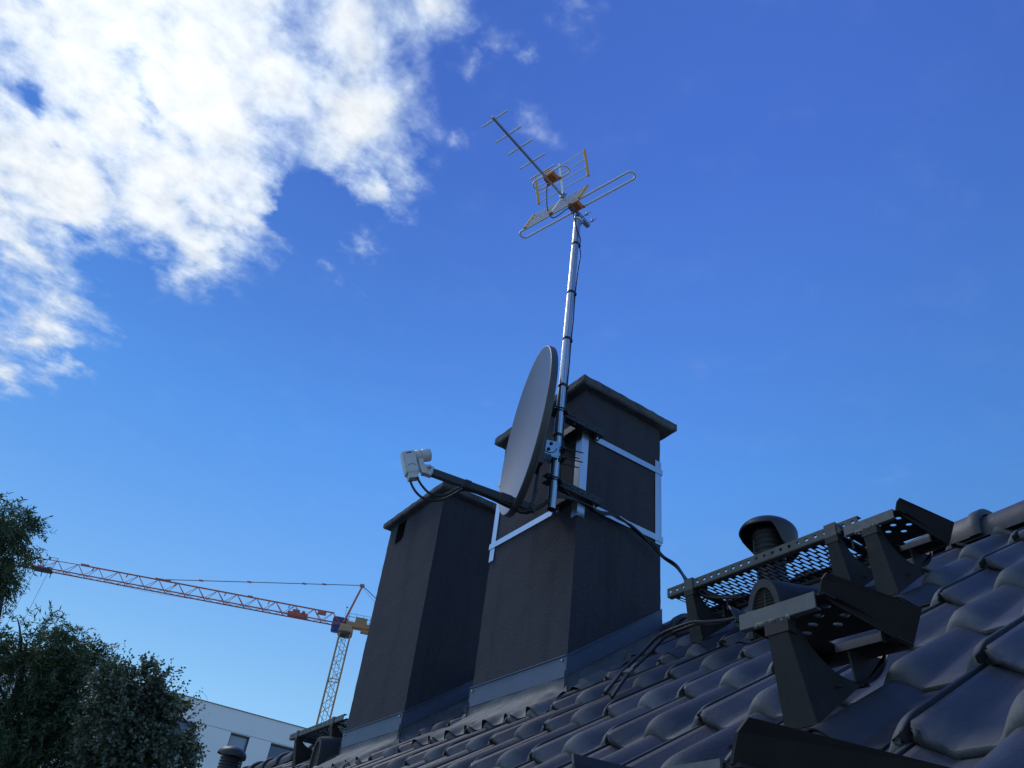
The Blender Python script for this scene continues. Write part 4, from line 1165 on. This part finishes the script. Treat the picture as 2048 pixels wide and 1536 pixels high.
# jib
b = MB(); J0, J1 = .9, 47.; zl, zu = .78, 2.18; hw = .55
b.tube([cj(J0, zl, -hw), cj(J1, zl, -hw)], .085, 6); b.tube([cj(J0, zl, hw), cj(J1, zl, hw)], .085, 6)
b.tube([cj(2.0, zu), cj(34.4, zu)], .10, 6); b.tube([cj(34.4, zu), cj(J1, zu - .25)], .05, 6)
s = J0; i = 0; stp = 1.27
while s + stp <= J1 + .1:
    zq = zu if s < 34 else zu - .25 * (s - 34) / 13
    up = cj(s + stp * .5, zq)
    if i % 2 == 0:
        for sg in (-1, 1):
            b.tube([cj(s, zl, sg * hw), cj(s + stp, zq)], .045, 5); b.tube([cj(s + stp, zq), cj(s + 2 * stp, zl, sg * hw)], .035, 5)
        b.tube([cj(s, zl, -hw), cj(s, zl, hw)], .045, 5)
    b.tube([cj(s, zl, -hw if i % 2 else hw), cj(s + stp, zl, hw if i % 2 else -hw)], .03, 5)
    s += stp; i += 1
b.build('jib', M['crane_red'], crane)
for s, l in ((24.5, 1.0), (34.4, .5), (13.2, .3)): b = MB(); b.box(cj(s, zu + .05), (l, .12, .12), (JD, JS, UP)); b.build('jib_joint', M['crane_red'], crane)
for s in (16.3, 7.9, 10.6, 28.9, 22.8, 33.2): b = MB(); b.tube([cj(s, zu), cj(s + .12, zu - .5)], .07, 5); b.build('jib_stub', M['crane_red'], crane)
b = MB(); b.box(cj(6.6, zl + .22), (1.3, .5, .22), (JD, JS, UP)); b.box(cj(6.9, zl + .62), (.45, .3, .22), (JD, JS, UP)); b.lathe([(.25, -.5), (.25, .5)], cj(5.9, zl + .5), JS, 12); b.box(cj(3.6, zu - .28), (.55, .2, .25), (JD, JS, UP)); b.build('winch', M['crane_red'], crane)
b = MB()
for w in (-.3, .3): b.tube([cj(.55, 1.1, w), cj(-.75, 6.55, w * .3)], .12, 6)
for f in (.2, .4, .6, .8): b.tube([cj(.55 - 1.3 * f, 1.1 + 5.45 * f, -.3 + .21 * f), cj(.55 - 1.3 * f, 1.1 + 5.45 * f, .3 - .21 * f)], .05, 5)
b.box(cj(-.72, 6.6), (.3, .18, .18), (JD, JS, UP)); b.build('apex', M['crane_red'], crane)
b = MB(); b.tube([cj(-.7, 6.65), cj(24.2, zu + .2)], .055, 5); b.tube([cj(-.8, 6.6), cj(-8.6, 1.5)], .06, 5); b.tube([cj(-.7, 6.4, .1), cj(-7.5, .9, .1)], .02, 4)
b.tube([cj(6, zl + .3), cj(25, zl - .45), cj(38, zl + .0)], .014, 4)
pend = b.build('pendant_bar', M['rope'], crane)
for s in (4.3, 6.9, 13.9, 19.9): b = MB(); f = (s + .7) / 24.9; b.box(cj(s, 6.65 + (zu + .2 - 6.65) * f), (.28, .08, .09), (JD, JS, UP)); b.build('pendant_joint', M['crane_red'], pend)
b = MB(); b.box(cj(39.0, zl - .1), (1.1, .6, .16), (JD, JS, UP)); b.box(cj(38.5, zl + .25, -.6), (.3, .12, .3), (JD, JS, UP)); b.box(cj(39.7, zl + .25, -.6), (.3, .12, .3), (JD, JS, UP))
for s in (38.2, 39.3): b.tube([cj(s, zl + .1, -.6), cj(s - .1, zl + 1.9, -.7)], .035, 4); b.tube([cj(s - .3, zl - .1), cj(s - .5, zl - 1.0)], .05, 4)
b.tube([cj(38.1, zl + 1.9, -.7), cj(39.2, zl + 1.9, -.7)], .035, 4); b.build('trolley', M['crane_dark'], crane)
b = MB()
for s in (38.2, 39.8): b.tube([cj(s, zl - .2), cj(s, -26)], .022, 4)
b.build('hoist_rope', M['rope'], crane)
b = MB(); b.tube([cj(.6, 2.4, -.9), cj(.6, 3.6, -.9)], .02, 4); b.lathe([(.02, -.12), (.14, 0), (.02, .12)], cj(.6, 3.6, -.9), n=10); b.build('wind_gauge', M['crane_dark'], crane)

# ------------------------------------------------------------------ TREES
def foliage(lumps, kind, density, seed):
    g = np.random.default_rng(seed); V = []; Wt = []; 
    if kind == 'willow': shp = np.array([(0, 0), (.35, .5), (.7, .32), (1, 0), (.7, -.32), (.35, -.5)])
    else: shp = np.array([(0, 0), (.15, .42), (.42, .30), (.55, .55), (1.0, .0), (.55, -.55), (.42, -.30), (.15, -.42)])
    k = len(shp)
    base = []; dirs = []; side = []; size = []; tone = []
    for (cx, cy, cz, rad) in lumps:
        nt = int(density * rad ** 2)
        subs = []
        for _ in range(int(26 * max(.6, rad / .5))):
            d = g.normal(size=3); d /= np.linalg.norm(d)
            subs.append((np.array([cx, cy, cz]) + d * rad * g.uniform(.25, 1.0) ** .6, rad * g.uniform(.16, .34), g.uniform(-.25, .25)))
        for _ in range(nt):
            sc_, sr_, st_ = subs[int(g.integers(len(subs)))]
            d = g.normal(size=3); d /= np.linalg.norm(d)
            p = sc_ + d * sr_ * g.uniform(.2, 1.) ** .5 * np.array([1, 1, .8 if kind != 'willow' else 1.15])
            d = p - np.array([cx, cy, cz]); d /= max(np.linalg.norm(d), 1e-3)
            out = d + np.array([0, 0, .35 if kind != 'willow' else -.25]) + g.normal(size=3) * .45
            out /= np.linalg.norm(out)
            n = 12 if kind == 'willow' else 8
            ln = g.uniform(.16, .34) if kind == 'willow' else g.uniform(.10, .24)
            tn = np.clip(g.uniform(.1, .9) + st_, 0, 1)
            sd = np.cross(out, g.normal(size=3)); sd /= np.linalg.norm(sd)
            for i in range(n):
                f = i / n
                q = p + out * ln * f + np.array([0, 0, -1]) * (.12 if kind == 'willow' else .02) * f * f
                sg = 1 if i % 2 else -1
                a = out * .75 + sd * sg * .7 + g.normal(size=3) * .35 + np.array([0, 0, -.35])
                a /= np.linalg.norm(a)
                w = np.cross(a, g.normal(size=3)); w /= np.linalg.norm(w)
                base.append(q); dirs.append(a); side.append(w)
                size.append((g.uniform(.06, .10), g.uniform(.015, .023)) if kind == 'willow' else (g.uniform(.032, .055), g.uniform(.026, .046)))
                tone.append(np.clip(tn * .6 + g.uniform() * .4, 0, 1))
    for (cx, cy, cz, rad) in lumps:
        for _ in range(int(16 * rad / .5)):
            d = g.normal(size=3); d[2] = abs(d[2]) * (1. if kind != 'willow' else .6) + .1; d /= np.linalg.norm(d)
            p = np.array([cx, cy, cz]) + d * rad * .95
            out = d * .8 + np.array([0, 0, .9 if kind != 'willow' else .1]) + g.normal(size=3) * .25; out /= np.linalg.norm(out)
            sd = np.cross(out, g.normal(size=3)); sd /= np.linalg.norm(sd)
            ln = g.uniform(.15, .38); n = 11
            for i in range(n):
                f = i / n; sg = 1 if i % 2 else -1
                q = p + out * ln * f + np.array([0, 0, -1]) * (.16 if kind == 'willow' else .0) * f * f
                a = out * .6 + sd * sg * .8 + g.normal(size=3) * .3 + np.array([0, 0, -.2]); a /= np.linalg.norm(a)
                w = np.cross(a, g.normal(size=3)); w /= np.linalg.norm(w)
                base.append(q); dirs.append(a); side.append(w); tone.append(g.uniform(.3, .9))
                size.append((g.uniform(.06, .09), g.uniform(.013, .019)) if kind == 'willow' else (g.uniform(.030, .048), g.uniform(.024, .038)))
    base = np.array(base); dirs = np.array(dirs); side = np.array(side); size = np.array(size); tone = np.array(tone)
    V = base[:, None] + dirs[:, None] * (shp[None, :, :1] * size[:, None, :1]) + side[:, None] * (shp[None, :, 1:] * size[:, None, 1:])
    nl = len(base); V = V.reshape(-1, 3)
    idx = np.arange(nl)[:, None] * k
    if kind == 'willow': F = np.concatenate([idx + np.array([[0, 1, 2, 3]]), idx + np.array([[0, 3, 4, 5]])])
    else: F = np.concatenate([idx + np.array([[0, 1, 2, 4]]), idx + np.array([[2, 3, 4, 4]])[:, :4] * 1, idx + np.array([[0, 4, 6, 7]]), idx + np.array([[4, 5, 6, 6]])])
    W = np.zeros((nl, k, 4)); W[..., 0] = tone[:, None]; W[..., 3] = 1
    return V, F, W.reshape(-1, 4)

def tree(name, label, root_xy, lumps, kind, density, seed, mat):
    t = empty(name, (*root_xy, GROUND), label, 'tree')
    V, F, W = foliage(lumps, kind, density, seed)
    # degenerate quads -> use triangles for poplar
    if kind != 'willow':
        T = []
        for f in (F[:, [0, 1, 2]], F[:, [0, 2, 3]]): T.append(f)
        T = np.concatenate(T); T = T[(T[:, 0] != T[:, 1]) & (T[:, 1] != T[:, 2]) & (T[:, 0] != T[:, 2])]; F = T
    np_object('crown', V, F, mat, t, False, W)
    b = MB(); g = random.Random(seed)
    c = [sum(l[i] for l in lumps) / len(lumps) for i in range(3)]
    fork = Vector((c[0], c[1], c[2] - 1.8)); base = Vector((*root_xy, GROUND))
    pts = spline([base, base.lerp(fork, .5) + Vector((.15, .1, 0)), fork], 6)
    b.tube(pts, [.26 - .12 * i / (len(pts) - 1) for i in range(len(pts))], 12)
    for l in lumps:
        e = Vector(l[:3]); mid = fork.lerp(e, .55) + Vector((g.gauss(0, .12), g.gauss(0, .12), .12))
        pp = spline([fork - Vector((0, 0, .1)), mid, e + Vector((0, 0, l[3] * .3))], 6)
        b.tube(pp, [.10 * (1 - i / len(pp)) + .012 for i in range(len(pp))], 8)
        for _ in range(9):
            d = Vector((g.gauss(0, 1), g.gauss(0, 1), g.gauss(0, .8) + .2)).normalized()
            q = e + d * l[3] * .92
            b.tube(spline([mid.lerp(e, .8), e.lerp(q, .5) + Vector((0, 0, .05)), q], 4), [.022 * (1 - i / 9) + .003 for i in range(9)], 5)
    b.build('trunk', M['bark'], t)
willow_l = [[-1.08, 13.96, 4.62, .70], [-.56, 13.99, 4.68, .44], [-.60, 14.1, 4.28, .36], [-.30, 14.0, 4.12, .20], [.40, 13.99, 3.12, .66], [1.05, 13.95, 3.22, .42], [1.28, 13.93, 3.36, .24], [.60, 13.98, 2.5, .9], [1.42, 13.92, 2.66, .68], [1.05, 13.96, 1.9, .85], [1.7, 13.88, 1.95, .7], [.8, 14.0, .9, 1.0]]
tree('willow_tree', 'feathery dark green willow with narrow leaves at the left edge', (.2, 14.4), willow_l, 'willow', 1450, 3, M['willow'])
poplar_l = [[2.0, 12.34, 2.60, .44], [2.40, 12.26, 2.46, .34], [1.83, 12.37, 2.28, .52], [2.46, 12.23, 2.02, .48], [2.1, 12.32, 1.76, .56], [1.6, 12.4, 2.72, .28], [2.18, 12.3, 2.25, .52], [2.5, 12.3, 1.4, .5], [1.9, 12.3, 1.0, .7]]
tree('poplar_tree', 'dense broad-leaved poplar with grey undersides in front of the pale building', (2.2, 12.6), poplar_l, 'poplar', 2300, 5, M['poplar'])

# ------------------------------------------------------------------ GROUND
b = MB(); S = 1500.
b.sheet([[(-S + 2 * S * i / 20, -S + 2 * S * j / 20, GROUND) for j in range(21)] for i in range(21)][::-1], smooth=False)
g = b.build('ground', M['ground']); tag(g, kind='structure')

# ------------------------------------------------------------------ SKY, SUN, CAMERA
SUN_EL, SUN_AZ = R(49.5), R(-12.8)     # azimuth from +Y towards +X
w = bpy.data.worlds.new('World'); scene.world = w; w.use_nodes = True
nt = w.node_tree; nt.nodes.clear()
out = N(nt, 'ShaderNodeOutputWorld'); bg = N(nt, 'ShaderNodeBackground'); link(nt, bg.outputs[0], out.inputs[0])
sky = N(nt, 'ShaderNodeTexSky', sky_type='NISHITA', sun_disc=False, sun_elevation=SUN_EL, sun_rotation=SUN_AZ, altitude=100., air_density=1., dust_density=0., ozone_density=2.5)
tc = N(nt, 'ShaderNodeTexCoord'); DIR = tc.outputs['Generated']
def math_n(op, a, b_=None, c=None):
    n = N(nt, 'ShaderNodeMath', operation=op)
    for i, v in enumerate((a, b_, c)):
        if v is None: continue
        if isinstance(v, (int, float)): n.inputs[i].default_value = v
        else: link(nt, v, n.inputs[i])
    return n.outputs[0]
def vmath(op, a, b_=None, scale=None):
    n = N(nt, 'ShaderNodeVectorMath', operation=op)
    for i, v in enumerate((a, b_)):
        if v is None: continue
        if isinstance(v, tuple): n.inputs[i].default_value = v
        else: link(nt, v, n.inputs[i])
    if scale is not None:
        if isinstance(scale, (int, float)): n.inputs['Scale'].default_value = scale
        else: link(nt, scale, n.inputs['Scale'])
    return n
def mrange(v, a, b_, c, d, smooth=False):
    n = N(nt, 'ShaderNodeMapRange'); n.interpolation_type = 'SMOOTHSTEP' if smooth else 'LINEAR'
    link(nt, v, n.inputs[0])
    for i, x in enumerate((a, b_, c, d)): n.inputs[i + 1].default_value = x
    return n.outputs[0]
def noise(vec, scale, detail=8., rough=.6, dist=0., lac=2.):
    n = N(nt, 'ShaderNodeTexNoise', i_Scale=scale, i_Detail=detail, i_Roughness=rough, i_Distortion=dist, i_Lacunarity=lac); link(nt, vec, n.inputs['Vector']); return n
# cloud layer coordinates: direction projected on a flat layer
sep = N(nt, 'ShaderNodeSeparateXYZ'); link(nt, DIR, sep.inputs[0])
zc_ = math_n('MAXIMUM', sep.outputs[2], .05)
cl = N(nt, 'ShaderNodeCombineXYZ'); link(nt, math_n('DIVIDE', sep.outputs[0], zc_), cl.inputs[0]); link(nt, math_n('DIVIDE', sep.outputs[1], zc_), cl.inputs[1])
lay = cl.outputs[0]
w1 = noise(lay, 5.5, 6., .55); w1v = vmath('SUBTRACT', w1.outputs['Color'], (.5, .5, .5))
w2 = noise(lay, 22., 5., .6); w2v = vmath('SUBTRACT', w2.outputs['Color'], (.5, .5, .5))
wdir = vmath('ADD', DIR, vmath('SCALE', w1v.outputs[0], scale=.11).outputs[0])
wdir = vmath('ADD', wdir.outputs[0], vmath('SCALE', w2v.outputs[0], scale=.035).outputs[0]).outputs[0]
BLOBS = [(-0.1901, 0.6709, 0.7168, 0.11, 1.0), (-0.0967, 0.6611, 0.744, 0.1292, 1.2), (-0.0259, 0.5896, 0.8073, 0.1065, 1.0), (0.0339, 0.5366, 0.8432, 0.0811, 0.9), (0.0942, 0.4786, 0.8729, 0.0435, 0.7), (0.0831, 0.6093, 0.7886, 0.0802, 1.0), (0.1430, 0.6200, 0.7715, 0.0500, 0.8), (0.1374, 0.6453, 0.7515, 0.0357, 0.8), (-0.0536, 0.73, 0.6813, 0.0972, 1.1), (0.0222, 0.7300, 0.683, 0.0600, 0.8), (0.0757, 0.7302, 0.679, 0.0260, 0.5), (-0.164, 0.7489, 0.6421, 0.1133, 1.0), (-0.1474, 0.8153, 0.56, 0.0593, 0.68), (-0.1063, 0.8506, 0.5149, 0.0540, 0.66), (-0.1104, 0.878, 0.4657, 0.0390, 0.55), (-0.0037, 0.7681, 0.6403, 0.0503, 0.8), (-0.2634, 0.7612, 0.5926, 0.1400, .85), (-0.2051, 0.8488, 0.4873, 0.0950, 0.7), (-0.1901, 0.5304, 0.8262, 0.2258, 1.2), (0.0282, 0.4301, 0.9024, 0.0911, 0.8)]
BLOBS += [(-.55, .25, .80, .35, 1.0), (-.75, .45, .48, .3, .9), (-.5, -.5, .7, .2, .6), (.3, -.75, .58, .2, .5), (-.85, -.2, .48, .25, .7)]
field = None
for (x, y, z, r, a) in BLOBS:
    d = N(nt, 'ShaderNodeVectorMath', operation='DISTANCE'); link(nt, wdir, d.inputs[0]); d.inputs[1].default_value = (x, y, z)
    v = mrange(d.outputs['Value'], 0., r * 1.5, a, 0.)
    if field is None: field = v
    else:
        n = N(nt, 'ShaderNodeMath', operation='SMOOTH_MAX'); link(nt, field, n.inputs[0]); link(nt, v, n.inputs[1]); n.inputs[2].default_value = .12; field = n.outputs[0]
HOLES = [(-0.2096, 0.7124, 0.6697, 0.0213), (-0.1169, 0.6805, 0.7233, 0.0205), (-0.0975, 0.6954, 0.7119, 0.0183), (-0.1741, 0.7399, 0.6499, 0.0147), (-0.1136, 0.7896, 0.6031, 0.0308), (0.0720, 0.6960, 0.7144, 0.0420), (0.0985, 0.6884, 0.7186, 0.0471), (0.0985, 0.6884, 0.7186, 0.0400), (-0.0633, 0.7951, 0.6032, 0.0481)]
for (x, y, z, r) in HOLES:
    d = N(nt, 'ShaderNodeVectorMath', operation='DISTANCE'); link(nt, wdir, d.inputs[0]); d.inputs[1].default_value = (x, y, z)
    field = math_n('SUBTRACT', field, mrange(d.outputs['Value'], r * .2, r * 1.3, .36, 0., True))
n1 = noise(lay, 8., 9., .58, .3); n2 = noise(lay, 21., 7., .6, .15)
tex = math_n('ADD', math_n('MULTIPLY', math_n('SUBTRACT', n1.outputs[0], .5), 1.3), math_n('MULTIPLY', math_n('SUBTRACT', n2.outputs[0], .5), .52))
dens = math_n('ADD', math_n('MULTIPLY', field, .98), math_n('MULTIPLY', tex, mrange(field, .0, .28, .0, 1., True)))
alpha = mrange(dens, .07, .72, 0., 1., True)
core = mrange(dens, .30, 1.0, 0., 1., True)
# colour of the clear sky: deep camera blue, paler towards the horizon
ramp = N(nt, 'ShaderNodeValToRGB'); er = ramp.color_ramp
pts = ((.0, (.95, 1.14, 1.18)), (.25, (.90, 1.18, 1.24)), (.52, (.70, 1.30, 1.88)), (.82, (.68, 1.03, 1.97)))
while len(er.elements) < len(pts): er.elements.new(.5)
for e, (p_, c_) in zip(er.elements, pts): e.position = p_; e.color = (c_[0] / 2, c_[1] / 2, c_[2] / 2, 1)
link(nt, sep.outputs[2], ramp.inputs[0])
tint = N(nt, 'ShaderNodeMix', data_type='RGBA', blend_type='MULTIPLY'); tint.inputs[0].default_value = 1.
link(nt, sky.outputs[0], tint.inputs[6]); link(nt, ramp.outputs[0], tint.inputs[7])
SKY_STR = .1
sd = Vector((math.sin(SUN_AZ) * math.cos(SUN_EL), math.cos(SUN_AZ) * math.cos(SUN_EL), math.sin(SUN_EL)))
dd = N(nt, 'ShaderNodeVectorMath', operation='DISTANCE'); link(nt, DIR, dd.inputs[0]); dd.inputs[1].default_value = tuple(sd)
veil = mrange(dd.outputs['Value'], .2, .85, .72, 1., True)
skyc = vmath('SCALE', tint.outputs[2], scale=math_n('MULTIPLY', veil, SKY_STR * 2)).outputs[0]
# cloud colour : blue-white, brighter in thick parts and near the sun
glow = mrange(dd.outputs['Value'], .0, .5, 1., 0.)
glow = math_n('POWER', glow, 2.2)
ccol = N(nt, 'ShaderNodeMix', data_type='RGBA'); ccol.inputs[6].default_value = (.50, .66, .92, 1); ccol.inputs[7].default_value = (.88, .92, .96, 1); link(nt, core, ccol.inputs[0])
shade = math_n('MULTIPLY_ADD', math_n('SUBTRACT', n2.outputs[0], .5), .5, .93)
bright = math_n('ADD', math_n('MULTIPLY', glow, .26), shade)
cc = vmath('SCALE', ccol.outputs[2], scale=bright).outputs[0]
mixc = N(nt, 'ShaderNodeMix', data_type='RGBA'); link(nt, alpha, mixc.inputs[0]); link(nt, skyc, mixc.inputs[6]); link(nt, cc, mixc.inputs[7])
# thin detached wisps
WISPS = [(.1774, .4856, .856, .046, .6), (.1974, .569, .7983, .026, .5), (.2718, .4893, .8287, .050, .45), (.167, .6883, .706, .036, .62), (.1379, .7296, .6698, .028, .55), (.1700, .7200, .6730, .022, .4), (.2376, .385, .8918, .065, .5), (-.069, .8658, .4957, .034, .7), (.219, .4627, .8591, .026, .6), (.2100, .545, .812, .035, .35)]
wf = None
for (x, y, z, r, a) in WISPS:
    d = N(nt, 'ShaderNodeVectorMath', operation='DISTANCE'); link(nt, wdir, d.inputs[0]); d.inputs[1].default_value = (x, y, z)
    v = mrange(d.outputs['Value'], 0., r * 1.3, a, 0.)
    wf = v if wf is None else math_n('MAXIMUM', wf, v)
wt = math_n('MULTIPLY', mrange(wf, 0., .5, 0., 1., True), mrange(n2.outputs[0], .36, .68, .1, 1.2))
wal = math_n('MULTIPLY', mrange(math_n('MULTIPLY', wt, wf), .05, .75, 0., 1., True), .62)
mixw = N(nt, 'ShaderNodeMix', data_type='RGBA'); link(nt, wal, mixw.inputs[0]); link(nt, mixc.outputs[2], mixw.inputs[6]); mixw.inputs[7].default_value = (.62, .76, .95, 1)
link(nt, mixw.outputs[2], bg.inputs['Color']); bg.inputs['Strength'].default_value = 1.

sun = bpy.data.lights.new('sun', 'SUN'); sun.energy = .95; sun.angle = R(18); sun.color = (1., .995, .985)
so = bpy.data.objects.new('sun', sun); COL.objects.link(so)
so.rotation_euler = (-sd).to_track_quat('-Z', 'Y').to_euler()

cam = bpy.data.cameras.new('camera'); cam.sensor_width = 36.; cam.lens = 1567.86 / 2048 * 36.; cam.clip_start = .02; cam.clip_end = 5000.
co = bpy.data.objects.new('camera', cam); COL.objects.link(co)
co.matrix_world = Matrix(((0.813669559676475, -0.4241718872388765, -0.39751736783705566, 0), (-0.5706426111223042, -0.45228635445837007, -0.6854225440866943, 0), (0.11094529294841635, 0.7845478083883528, -0.6100621921784881, 0), (0, 0, 0, 1)))
scene.camera = co
scene.view_settings.view_transform = 'Standard'; scene.view_settings.look = 'None'; scene.view_settings.exposure = 0.; scene.view_settings.gamma = 1.
scene.render.engine = 'CYCLES'
scene.cycles.use_denoising = True
scene.cycles.max_bounces = 6
